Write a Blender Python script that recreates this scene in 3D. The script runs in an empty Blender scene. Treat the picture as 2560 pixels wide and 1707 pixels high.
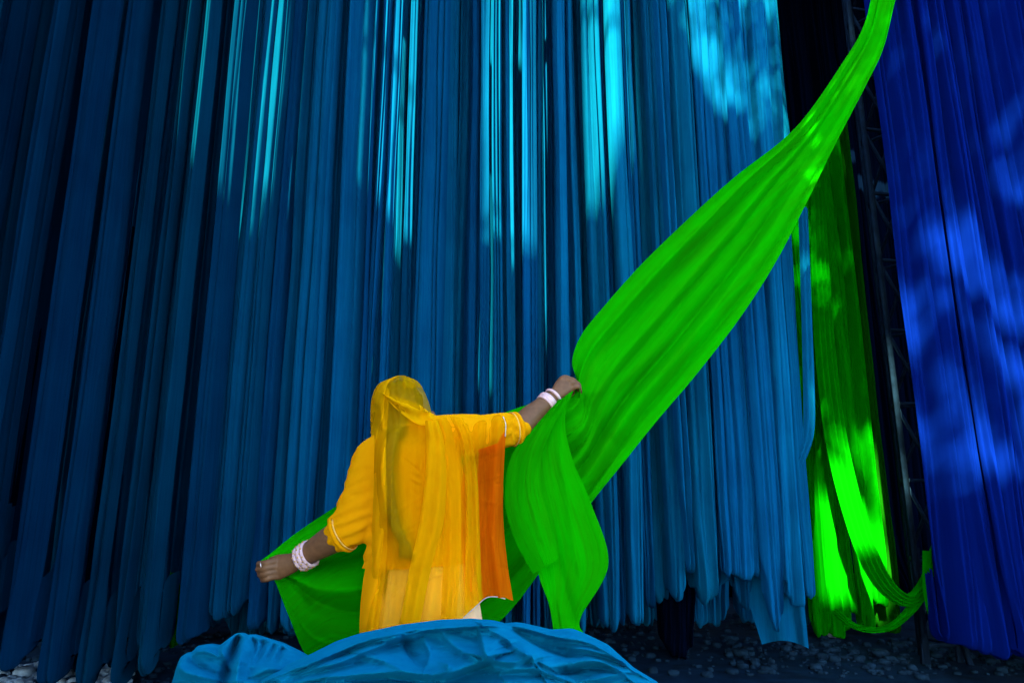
import bpy, bmesh, math, random
import numpy as np
from mathutils import Vector, Matrix
from mathutils.bvhtree import BVHTree

# ------------------------------------------------------------------ camera, sky, sun, exposure
scene = bpy.context.scene
C = scene.collection
FPX, CAMH, PITCH = 1700.0, 1.16, math.radians(12.2)
cam_d = bpy.data.cameras.new('camera'); cam_d.sensor_width = 36.0; cam_d.lens = 36.0*FPX/2560.0
cam_d.clip_start = 0.05; cam_d.clip_end = 500
cam = bpy.data.objects.new('camera', cam_d); C.objects.link(cam)
cam.location = (0, 0, CAMH); cam.rotation_euler = (math.pi/2 + PITCH, 0, 0)
scene.camera = cam

SUN_EL, SUN_AZ = math.radians(36.0), math.radians(20.0)      # sun behind the viewpoint, to its left
SUNV = np.array([-math.cos(SUN_EL)*math.sin(SUN_AZ), -math.cos(SUN_EL)*math.cos(SUN_AZ), math.sin(SUN_EL)])
world = bpy.data.worlds.new('World'); scene.world = world; world.use_nodes = True
wn = world.node_tree.nodes; wl = world.node_tree.links
for n in list(wn): wn.remove(n)
wo = wn.new('ShaderNodeOutputWorld'); wb = wn.new('ShaderNodeBackground'); ws = wn.new('ShaderNodeTexSky')
ws.sky_type = 'NISHITA'; ws.sun_disc = False
ws.sun_elevation = SUN_EL; ws.sun_rotation = math.pi + SUN_AZ
ws.air_density = 1.0; ws.dust_density = 1.0; ws.ozone_density = 1.0
wb.inputs['Strength'].default_value = 0.06
wl.new(ws.outputs[0], wb.inputs[0]); wl.new(wb.outputs[0], wo.inputs[0])
sl = bpy.data.lights.new('sun', 'SUN'); sl.energy = 3.7; sl.angle = math.radians(0.5); sl.color = (1.0, 0.93, 0.50)
sun = bpy.data.objects.new('sun', sl); C.objects.link(sun)
sun.rotation_euler = Vector(tuple(SUNV)).to_track_quat('Z', 'Y').to_euler()
sun.location = tuple(SUNV*30)
vs = scene.view_settings
vs.view_transform = 'Standard'; vs.look = 'None'; vs.gamma = 1.0; vs.use_curve_mapping = False
vs.exposure = 3.55
scene.cycles.max_bounces = 8; scene.cycles.diffuse_bounces = 4; scene.cycles.transparent_max_bounces = 12
scene.cycles.use_denoising = True

# ------------------------------------------------------------------ helpers
ct, st = math.cos(PITCH), math.sin(PITCH)
def P(px, py, Y):
    """world point(s) seen at photo pixel px,py (2560 wide) at world depth Y"""
    px = np.asarray(px, float); py = np.asarray(py, float); Y = np.asarray(Y, float)
    a = (px-1280.0)/FPX; b = (853.5-py)/FPX
    dy = ct - st*b; dz = st + ct*b
    k = Y/dy
    return np.stack(np.broadcast_arrays(a*k, Y, CAMH + dz*k), -1)
def sstep(a, b, x):
    t = np.clip((np.asarray(x, float)-a)/(b-a), 0, 1); return t*t*(3-2*t)
def _h(i, s):
    n = np.sin(i*127.1 + s*311.7)*43758.5453
    return n-np.floor(n)
def n1(x, s=0):
    x = np.asarray(x, float); i = np.floor(x); f = x-i; f = f*f*(3-2*f)
    return _h(i, s)*(1-f)+_h(i+1, s)*f
def n2(x, y, s=0):
    x, y = np.broadcast_arrays(np.asarray(x, float), np.asarray(y, float))
    i = np.floor(x); j = np.floor(y); fx = x-i; fy = y-j
    fx = fx*fx*(3-2*fx); fy = fy*fy*(3-2*fy)
    h = lambda a, b: _h(a+57.0*b, s)
    return (h(i, j)*(1-fx)+h(i+1, j)*fx)*(1-fy)+(h(i, j+1)*(1-fx)+h(i+1, j+1)*fx)*fy
def fbm(x, y, s=0, o=4):
    r = 0; a = .5
    for k in range(o): r = r+a*n2(x*2**k, y*2**k, s+k*7.3); a *= .5
    return r
def plin(pts, t):
    pts = np.array(pts, float); return np.stack([np.interp(t, pts[:, 0], pts[:, k]) for k in range(1, pts.shape[1])], -1)
def catmull(pts, n):
    p = np.array(pts, float); p = np.vstack([2*p[0]-p[1], p, 2*p[-1]-p[-2]])
    m = len(p)-3; t = np.linspace(0, m-1e-6, n); i = t.astype(int); f = (t-i)[:, None]
    a, b, c, d = p[i], p[i+1], p[i+2], p[i+3]
    return .5*((2*b)+(-a+c)*f+(2*a-5*b+4*c-d)*f**2+(-a+3*b-3*c+d)*f**3)

def obj_np(name, V, F, mat, parent=None, smooth=True, origin=None, mats=None, midx=None):
    V = np.asarray(V, float).reshape(-1, 3)
    if origin is None: origin = (0, 0, 0)
    me = bpy.data.meshes.new(name)
    V = V-np.array(origin)
    me.vertices.add(len(V)); me.vertices.foreach_set('co', V.ravel())
    F = np.asarray(F); k = F.shape[1]
    me.loops.add(F.size); me.loops.foreach_set('vertex_index', F.ravel())
    me.polygons.add(len(F)); me.polygons.foreach_set('loop_start', np.arange(0, F.size, k))
    me.polygons.foreach_set('loop_total', np.full(len(F), k))
    me.update(calc_edges=True); me.validate()
    if smooth: me.polygons.foreach_set('use_smooth', np.ones(len(me.polygons), bool))
    for m in (mats or [mat]): me.materials.append(m)
    if midx is not None: me.polygons.foreach_set('material_index', np.asarray(midx, np.int32))
    o = bpy.data.objects.new(name, me); C.objects.link(o); o.location = origin
    if parent is not None:
        o.parent = parent; o.matrix_parent_inverse = Matrix.Translation(parent.location).inverted()
    return o
def gridF(nr, nc, wrap=False):
    i = np.arange(nr-1)[:, None]; j = np.arange(nc if wrap else nc-1)[None, :]
    a = i*nc+j; b = i*nc+(j+1) % nc; c = (i+1)*nc+(j+1) % nc; d = (i+1)*nc+j
    return np.stack([a, d, c, b], -1).reshape(-1, 4)
def grid_obj(name, G, mat, parent=None, **k):
    nr, nc = G.shape[:2]
    wrap = k.pop('wrap', False)
    return obj_np(name, G.reshape(-1, 3), gridF(nr, nc, wrap), mat, parent, **k)
def tag(o, label, cat, group=None, kind=None):
    if label: o['label'] = label
    if cat: o['category'] = cat
    if group: o['group'] = group
    if kind: o['kind'] = kind
    return o
def empty(name, loc):
    o = bpy.data.objects.new(name, None); C.objects.link(o); o.location = tuple(loc); o.empty_display_size = .1
    return o
def tube(path, rad, seg=16, n=None, flat=1.0, up=(0, -1, 0), caps=True):
    """V,F of a closed tapered tube along path; rad scalars or (a,b) pairs"""
    path = np.array(path, float); rad = np.array(rad, float)
    if rad.ndim == 1: rad = np.stack([rad, rad*flat], -1)
    if n: 
        cr = catmull(np.hstack([path, rad]), n); path, rad = cr[:, :3], cr[:, 3:]
    T = np.gradient(path, axis=0); T /= np.linalg.norm(T, axis=1)[:, None]+1e-9
    U = np.array(up, float)
    A = np.cross(T, U); A /= np.linalg.norm(A, axis=1)[:, None]+1e-9
    B = np.cross(A, T)
    if caps:
        def end(i, s):
            k = [.97, .8, .5, .2, .002]; off = [.25, .6, .86, .98, 1.0]
            return [(path[i]+s*T[i]*rad[i].mean()*o_, rad[i]*kk, A[i], B[i]) for kk, o_ in zip(k, off)]
        rows = end(0, -1)[::-1]+[(path[i], rad[i], A[i], B[i]) for i in range(len(path))]+end(-1, 1)
    else: rows = [(path[i], rad[i], A[i], B[i]) for i in range(len(path))]
    th = np.linspace(0, 2*np.pi, seg, endpoint=False)
    V = np.array([[p+a*r[0]*np.cos(t)+b*r[1]*np.sin(t) for t in th] for p, r, a, b in rows])
    F = gridF(len(rows), seg, True)
    return V.reshape(-1, 3), F
def joinVF(parts):
    V = []; F = []; o = 0
    for v, f in parts: V.append(v); F.append(np.asarray(f)+o); o += len(v)
    return np.vstack(V), np.vstack(F)
BOXF = np.array([[0, 3, 2, 1], [4, 5, 6, 7], [0, 1, 5, 4], [1, 2, 6, 5], [2, 3, 7, 6], [3, 0, 4, 7]])
def bar(p, q, w, d):
    p = np.array(p, float); q = np.array(q, float); t = (q-p)/np.linalg.norm(q-p)
    a = np.cross(t, [0, 1, 0]); a /= np.linalg.norm(a)+1e-9; b = np.cross(a, t)
    o = [(-w, -d), (w, -d), (w, d), (-w, d)]
    return np.array([e+a*x/2+b*y/2 for e in (p, q) for x, y in o]), BOXF

# ------------------------------------------------------------------ materials
def mat_new(name):
    m = bpy.data.materials.new(name); m.use_nodes = True; nt = m.node_tree
    for n in list(nt.nodes): nt.nodes.remove(n)
    return m, nt.nodes, nt.links
def cloth_mat(name, col, col2=None, transl=.1, streak=(70, 70, 2.0), bump=.35, alpha=1.0, weave=True, vary=.25, sheen=.0, axis_uv=False, bdist=.004, tcol=None, band=None):
    m, N, L = mat_new(name)
    out = N.new('ShaderNodeOutputMaterial')
    tc = N.new('ShaderNodeTexCoord')
    mp = N.new('ShaderNodeMapping'); mp.inputs['Scale'].default_value = streak
    L.new(tc.outputs['UV' if axis_uv else 'Object'], mp.inputs[0])
    oi = N.new('ShaderNodeObjectInfo')
    nz = N.new('ShaderNodeTexNoise'); nz.noise_dimensions = '4D'; nz.inputs['Scale'].default_value = 1.0; nz.inputs['Detail'].default_value = 5; nz.inputs['Roughness'].default_value = .6
    mw = N.new('ShaderNodeMath'); mw.operation = 'MULTIPLY'; mw.inputs[1].default_value = 50; L.new(oi.outputs['Random'], mw.inputs[0]); L.new(mw.outputs[0], nz.inputs['W'])
    L.new(mp.outputs[0], nz.inputs['Vector'])
    big = N.new('ShaderNodeTexNoise'); big.inputs['Scale'].default_value = 2.3; big.inputs['Detail'].default_value = 4; L.new(tc.outputs['Object'], big.inputs['Vector'])
    # dye: uneven between streaks and broad blotches, and a little from length to length
    ad = N.new('ShaderNodeMath'); ad.operation = 'MULTIPLY_ADD'; ad.inputs[1].default_value = .45; L.new(big.outputs[0], ad.inputs[0])
    m2 = N.new('ShaderNodeMath'); m2.operation = 'MULTIPLY'; m2.inputs[1].default_value = .55; L.new(nz.outputs[0], m2.inputs[0]); L.new(m2.outputs[0], ad.inputs[2])
    rp = N.new('ShaderNodeMapRange'); rp.inputs['From Min'].default_value = .3; rp.inputs['From Max'].default_value = .7; L.new(ad.outputs[0], rp.inputs[0])
    mx = N.new('ShaderNodeMix'); mx.data_type = 'RGBA'
    c2 = col2 or tuple(c*(1-vary) for c in col)
    mx.inputs['A'].default_value = (*c2, 1); mx.inputs['B'].default_value = (*col, 1); L.new(rp.outputs[0], mx.inputs['Factor'])
    csrc = mx.outputs['Result']
    if band:
        at = N.new('ShaderNodeAttribute'); at.attribute_name = 'band'
        bm_ = N.new('ShaderNodeMix'); bm_.data_type = 'RGBA'; bm_.inputs['A'].default_value = (*band[1], 1); bm_.inputs['B'].default_value = (*band[0], 1); L.new(rp.outputs[0], bm_.inputs['Factor'])
        bx_ = N.new('ShaderNodeMix'); bx_.data_type = 'RGBA'; L.new(at.outputs['Fac'], bx_.inputs['Factor']); L.new(csrc, bx_.inputs['A']); L.new(bm_.outputs['Result'], bx_.inputs['B']); csrc = bx_.outputs['Result']
    hs = N.new('ShaderNodeHueSaturation'); L.new(csrc, hs.inputs['Color'])
    mv = N.new('ShaderNodeMapRange'); mv.inputs['To Min'].default_value = 1-vary*.6; mv.inputs['To Max'].default_value = 1+vary*.25; L.new(oi.outputs['Random'], mv.inputs[0]); L.new(mv.outputs[0], hs.inputs['Value'])
    dye_shade = N.new('ShaderNodeMix'); dye_shade.data_type = 'RGBA'; dye_shade.blend_type = 'MULTIPLY'; dye_shade.inputs['Factor'].default_value = 1.0
    L.new(hs.outputs[0], dye_shade.inputs['A']); L.new(oi.outputs['Color'], dye_shade.inputs['B'])  # object colour carries dyeing variation and the painted shade at left
    class _o: outputs = [dye_shade.outputs['Result']]
    hs = _o
    # relief: crushed pleats + weave
    bp = N.new('ShaderNodeBump'); bp.inputs['Strength'].default_value = bump; bp.inputs['Distance'].default_value = bdist
    L.new(nz.outputs[0], bp.inputs['Height'])
    last = bp
    if weave:
        wv = N.new('ShaderNodeTexNoise'); wv.inputs['Scale'].default_value = 260; wv.inputs['Detail'].default_value = 2; L.new(tc.outputs['Object'], wv.inputs['Vector'])
        b2 = N.new('ShaderNodeBump'); b2.inputs['Strength'].default_value = .15; b2.inputs['Distance'].default_value = .002
        L.new(wv.outputs[0], b2.inputs['Height']); L.new(bp.outputs[0], b2.inputs['Normal']); last = b2
    pr = N.new('ShaderNodeBsdfDiffuse'); pr.inputs['Roughness'].default_value = .4
    L.new(hs.outputs[0], pr.inputs['Color']); L.new(last.outputs[0], pr.inputs['Normal'])
    tr = N.new('ShaderNodeBsdfTranslucent'); L.new(hs.outputs[0], tr.inputs['Color']); L.new(last.outputs[0], tr.inputs['Normal'])
    ms = N.new('ShaderNodeMixShader'); ms.inputs[0].default_value = transl
    L.new(pr.outputs[0], ms.inputs[1]); L.new(tr.outputs[0], ms.inputs[2])
    res = ms
    if alpha < 1:
        tp = N.new('ShaderNodeBsdfTransparent'); tp.inputs[0].default_value = (*(tcol or (1, 1, 1)), 1)
        m3 = N.new('ShaderNodeMixShader')
        al = N.new('ShaderNodeMapRange'); al.inputs['To Min'].default_value = alpha-.08; al.inputs['To Max'].default_value = min(1, alpha+.08)
        L.new(rp.outputs[0], al.inputs[0]); asrc = al.outputs[0]
        if band:
            ab = N.new('ShaderNodeMath'); ab.operation = 'MULTIPLY_ADD'; ab.use_clamp = True; ab.inputs[1].default_value = band[2]-alpha; L.new(at.outputs['Fac'], ab.inputs[0]); L.new(asrc, ab.inputs[2]); asrc = ab.outputs[0]
        L.new(asrc, m3.inputs[0])
        L.new(tp.outputs[0], m3.inputs[1]); L.new(ms.outputs[0], m3.inputs[2]); res = m3
    L.new(res.outputs[0], out.inputs[0])
    return m
def plain_mat(name, col, rough=.6, metal=0, spec=.3, noise=30, vary=.3, bump=.2, bdist=.004):
    m, N, L = mat_new(name)
    out = N.new('ShaderNodeOutputMaterial'); tc = N.new('ShaderNodeTexCoord')
    nz = N.new('ShaderNodeTexNoise'); nz.inputs['Scale'].default_value = noise; nz.inputs['Detail'].default_value = 6; L.new(tc.outputs['Object'], nz.inputs['Vector'])
    rp = N.new('ShaderNodeMapRange'); rp.inputs['From Min'].default_value = .3; rp.inputs['From Max'].default_value = .7; L.new(nz.outputs[0], rp.inputs[0])
    mx = N.new('ShaderNodeMix'); mx.data_type = 'RGBA'; mx.inputs['A'].default_value = (*[c*(1-vary) for c in col], 1); mx.inputs['B'].default_value = (*[min(1, c*(1+vary*.5)) for c in col], 1)
    L.new(rp.outputs[0], mx.inputs['Factor'])
    bp = N.new('ShaderNodeBump'); bp.inputs['Strength'].default_value = bump; bp.inputs['Distance'].default_value = bdist; L.new(nz.outputs[0], bp.inputs['Height'])
    pr = N.new('ShaderNodeBsdfPrincipled'); pr.inputs['Roughness'].default_value = rough; pr.inputs['Metallic'].default_value = metal; pr.inputs['Specular IOR Level'].default_value = spec
    L.new(mx.outputs['Result'], pr.inputs['Base Color']); L.new(bp.outputs[0], pr.inputs['Normal']); L.new(pr.outputs[0], out.inputs[0])
    return m
M = {}
M['blue'] = cloth_mat('blue_cloth', (.001, .128, .30), (.001, .062, .175), transl=.03)
M['heap'] = cloth_mat('heap_cloth', (.001, .22, .43), (.001, .17, .35), streak=(9, 30, 9), bump=.25)
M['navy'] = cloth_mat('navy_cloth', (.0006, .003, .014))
M['royal'] = cloth_mat('royal_cloth', (.0008, .013, .20), (.0006, .008, .15))
M['green'] = cloth_mat('green_cloth', (.001, .34, .001), (.001, .22, .001), transl=.3)
M['sail'] = cloth_mat('bright_green_cloth', (.001, .60, .001), (.014, .36, .001), transl=.4, streak=(34, 5, 1), bump=.8, axis_uv=True, bdist=.012)
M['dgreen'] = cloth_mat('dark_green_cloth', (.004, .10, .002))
M['yellow'] = cloth_mat('yellow_cotton', (.92, .46, .003), (.88, .39, .002), streak=(25, 25, 25), transl=.15, bump=.25)
M['veil'] = cloth_mat('yellow_muslin', (.95, .60, .002), (.92, .53, .002), streak=(40, 40, 6), transl=.4, alpha=.47, bump=.3, tcol=(1, .92, .42), band=((.95, .22, .002), (.72, .10, .002), .84))
M['veil_thick'] = cloth_mat('yellow_muslin_doubled', (.98, .62, .002), (.94, .54, .002), streak=(40, 40, 6), transl=.35, alpha=.68, bump=.3, tcol=(1, .9, .3))
M['piping'] = plain_mat('pale_orange_piping', (.9, .55, .12), rough=.5)
M['border'] = cloth_mat('orange_muslin', (.95, .24, .003), (.70, .09, .002), streak=(40, 40, 12), transl=.4, alpha=.80, bump=.3, tcol=(1, .5, .05))
M['skirt'] = cloth_mat('peach_cotton', (.95, .70, .42), (.92, .62, .34), streak=(20, 20, 3), transl=.1)
M['skin'] = plain_mat('brown_skin', (.17, .085, .038), rough=.5, spec=.35, noise=60, vary=.22, bump=.15, bdist=.002)
M['hair'] = plain_mat('black_hair', (.012, .009, .007), rough=.45, spec=.4, noise=120, vary=.5, bump=.5)
M['bangle'] = plain_mat('pale_bangle', (.75, .55, .60), rough=.25, spec=.6, noise=140, vary=.15, bump=.1, bdist=.001)
M['gold'] = plain_mat('gold', (.65, .42, .12), rough=.3, metal=1, noise=80, vary=.2)
M['silver'] = plain_mat('silver', (.75, .75, .78), rough=.3, metal=1, noise=80, vary=.2)
M['steel'] = plain_mat('painted_steel', (.006, .02, .05), rough=.9, spec=.04, noise=14, vary=.4, bump=.15)
M['bamboo'] = plain_mat('bamboo', (.35, .26, .13), rough=.5, noise=9)
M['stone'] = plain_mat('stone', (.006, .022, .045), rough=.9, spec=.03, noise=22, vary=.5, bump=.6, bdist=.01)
M['sunlit_stone'] = plain_mat('sunlit_stone', (.16, .26, .36), rough=.9, noise=22, vary=.5, bump=.6, bdist=.01)  # paler base colour stands in for sunlight on these stones
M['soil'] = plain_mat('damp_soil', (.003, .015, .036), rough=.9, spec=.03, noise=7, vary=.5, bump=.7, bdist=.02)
M['leaf'] = plain_mat('leaf', (.05, .09, .02), rough=.5, noise=4)
M['bark'] = plain_mat('bark', (.12, .09, .06), rough=.9, noise=20, vary=.5, bump=.8, bdist=.02)
# ------------------------------------------------------------------ ground
gx = np.concatenate([[-60, -30, -14], np.linspace(-8, 8, 161), [14, 30, 60]])
gy = np.concatenate([[-60, -30, -14], np.linspace(-6, 14, 181), [30, 60]])
GX, GY = np.meshgrid(gx, gy)
def ground_z(x, y):
    return .05*(fbm(x*.8, y*.8, 3)-.45)+.02*(fbm(x*4, y*4, 9)-.45)
GZ = ground_z(GX, GY)
tag(grid_obj('ground', np.stack([GX, GY, GZ], -1), M['soil']), None, None, kind='structure')

# ------------------------------------------------------------------ hanging cloths
def strip_mesh(x0, x1, Y, zt, zb, seed, nf=6, amp=.02, bulge=None, rise=.10, sway=.04, flat=4.0, lean=0.0, back=.35, narrow=.2, yl=0.0, pleat=1.0, facet=.5, yaw=0.0, deep=1.0):
    rs = np.random.RandomState(seed)
    w = abs(x1-x0); xc = (x0+x1)/2
    if bulge is None: bulge = min(.10, .28*w)
    nu = int(np.clip(w/.0032, 34, 170))
    u = np.sin(np.linspace(-np.pi/2, np.pi/2, nu))*.55+np.linspace(-1, 1, nu)*.45
    H = zt-zb
    lo_ = max(.3, 1-1.2/H); vr = np.concatenate([np.linspace(0, lo_, 26), np.linspace(lo_, 1, 44)[1:]])
    nb = 7; r = .025+.35*bulge
    rows = [(v, 0.0, 0.0) for v in vr]+[(1.0, a, 0) for a in np.linspace(0, np.pi, nb)[1:]]+[(1.0, np.pi, b) for b in np.linspace(0, back, 5)[1:]]
    v = np.array([q[0] for q in rows])[:, None]; ang = np.array([q[1] for q in rows])[:, None]; bk = np.array([q[2] for q in rows])[:, None]
    U = np.broadcast_to(u[None, :], (len(rows), nu)).copy()
    d = (1-v)*H                                         # metres above the bottom
    g = np.exp(-(d/.30)**2); g2 = np.exp(-(d/.9)**2)
    fold = np.zeros_like(U)
    for j in range(nf):
        cj = rs.uniform(-.95, .95); wj = rs.uniform(.012, .05)/max(w, .08)*1.0
        aj = rs.uniform(.25, 1.0)*amp
        drift = (n1(v*rs.uniform(1.5, 4)+seed*1.7+j*13, j)-.5)*rs.uniform(.1, .5)
        fade = sstep(.12, .5, n1(v*rs.uniform(1, 3)+j*7.7+seed, j+50))
        fade = np.maximum(fade, g2)
        dd = np.abs(U-cj-drift)/wj
        kind = rs.rand()
        if kind < .55: fold += aj*fade*np.exp(-dd)                     # sharp crease
        elif kind < .8: fold -= .8*aj*fade*np.exp(-dd*dd)              # proud ridge
        else: fold += .7*aj*np.tanh((U-cj-drift)/wj*.8)*fade*rs.choice([-1, 1])   # step where one layer laps another
    # deep narrow valleys where the cloth is gathered
    for j in range(int(rs.uniform(.6, 1.3)*w/.042*deep)):
        cj = rs.uniform(-.92, .92); wj = rs.uniform(.004, .009)/(w/2)
        drift = (n1(v*rs.uniform(.8, 2.5)+seed*.7+j*11, j+20)-.5)*rs.uniform(.05, .25)
        fade = sstep(.25, .5, n1(v*rs.uniform(.8, 2)+j*5.3+seed, j+80))
        fold += rs.uniform(.02, .065)*fade*np.exp(-((U-cj-drift)/wj)**2)
    # flat facets between soft breaks: neighbouring facets look different ways
    kf = max(2, int(round(w/rs.uniform(.028, .075))))
    kn = np.sort(np.concatenate([[-1, 1], np.clip(np.linspace(-1, 1, kf+1)[1:-1]+rs.uniform(-.6, .6, kf-1)/kf, -.97, .97)]))
    hh = np.array([(1 if q % 2 else -1)*rs.uniform(.0, 1.0) for q in range(len(kn))])*facet*(2*w/2/kf)
    dk = (n1(v*2.2+seed*.37, 61)-.5)
    for r_ in range(U.shape[0]):
        kk = kn.copy(); kk[1:-1] += .35/kf*np.array([n1(v[r_, 0]*3+q*5.1+seed, 62)-.5 for q in range(1, len(kn)-1)]).ravel()*2
        kk = np.sort(kk)
        hv_ = hh*(.7+.6*np.array([float(n1(v[r_, 0]*2.5+q*3.3+seed, 63)) for q in range(len(kn))]))
        fa = np.interp(u, kk, hv_)
        fa = np.convolve(np.pad(fa, 1, mode='edge'), [.25, .5, .25], 'valid')
        fold[r_] += fa
    fold += np.tan(yaw)*w/2*U
    # small crushed pleats
    ph = U*w/.016+3*n1(v*3+seed, 5)+1.5*n2(U*w*6, v*4, seed)
    fold += .0014*pleat*np.sin(ph*2.1)*(0.3+n2(U*w*9, v*3, seed+3))
    fold += .010*(n2(U*w*10+seed, v*5, seed+9)-.5)
    gath = .07*g*(n2(U*w*18+3*v, v*6+seed, 31)-.5)+.03*g*(n2(U*w*45+8*v, v*9+seed, 33)-.5)+.012*g2*np.sin(U*w/.02+seed+3*n1(v*9, 4))
    prof = -bulge*np.power(np.clip(1-np.abs(U)**flat, 0, 1), .5)
    y = Y+prof+fold+gath*1.0+yl*U
    wid = (w/2)*(1-narrow*g+.05*(n1(v*4+seed, 77)-.5))
    x = xc+U*wid+sway*(n1(v*2.5+seed, 3)-.5)+lean*(v-.5)+.014*(n2(U*3, v*9, seed+4)-.5)+.008*(n2(U*2, v*26, seed+6)-.5)*g2
    pb = rise*np.abs(U)**2.6+.10*w*(n1(U*2.2+seed, 21)-.5)+.035*(n1(U*w*22+seed*3, 22)-.5)
    z = zt-(H)*v+g*pb
    # turn under at the bottom and go back up
    rr = r*(.7+.6*n1(U*w*15+seed, 8))
    y = y+rr*(1-np.cos(ang))
    z = z-rr*np.sin(ang)+bk
    return np.stack([x, y, z], -1)
ZTOP = 7.4
def Y0(px):
    return np.interp(px, [-300, 0, 350, 700, 1000, 2100], [3.95, 4.1, 4.35, 4.6, 4.7, 4.72])
def hang(px0, px1, dy, pyb, label, seed, mat='blue', cat='cloth', group='cloths hanging from the drying rack', name='hanging_cloth', pyr=400, zt=ZTOP, Yb=None, **k):
    Y = float(Y0((px0+px1)/2)) if Yb is None else Yb
    Y += dy
    x0 = float(P(px0, pyr, Y)[0]); x1 = float(P(px1, pyr, Y)[0]); zb = float(P(px0, pyb, Y)[2])
    zb = max(zb, .06)
    G = strip_mesh(x0, x1, Y, zt, zb, seed, **k)
    o = grid_obj(name, G, M[mat], origin=((x0+x1)/2, Y, zb))
    o.color = (*DYE_SHADE(px0, seed, mat), 1)
    tag(o, label, cat, group)
    return o
def DYE_SHADE(px, seed, mat):
    # dyeing varies at random; a ramp adds painted shade to the left lengths
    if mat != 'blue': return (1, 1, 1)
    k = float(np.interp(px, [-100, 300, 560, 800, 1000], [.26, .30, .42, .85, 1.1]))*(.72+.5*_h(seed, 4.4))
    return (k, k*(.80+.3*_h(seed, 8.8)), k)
B = 'blue'
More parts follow.
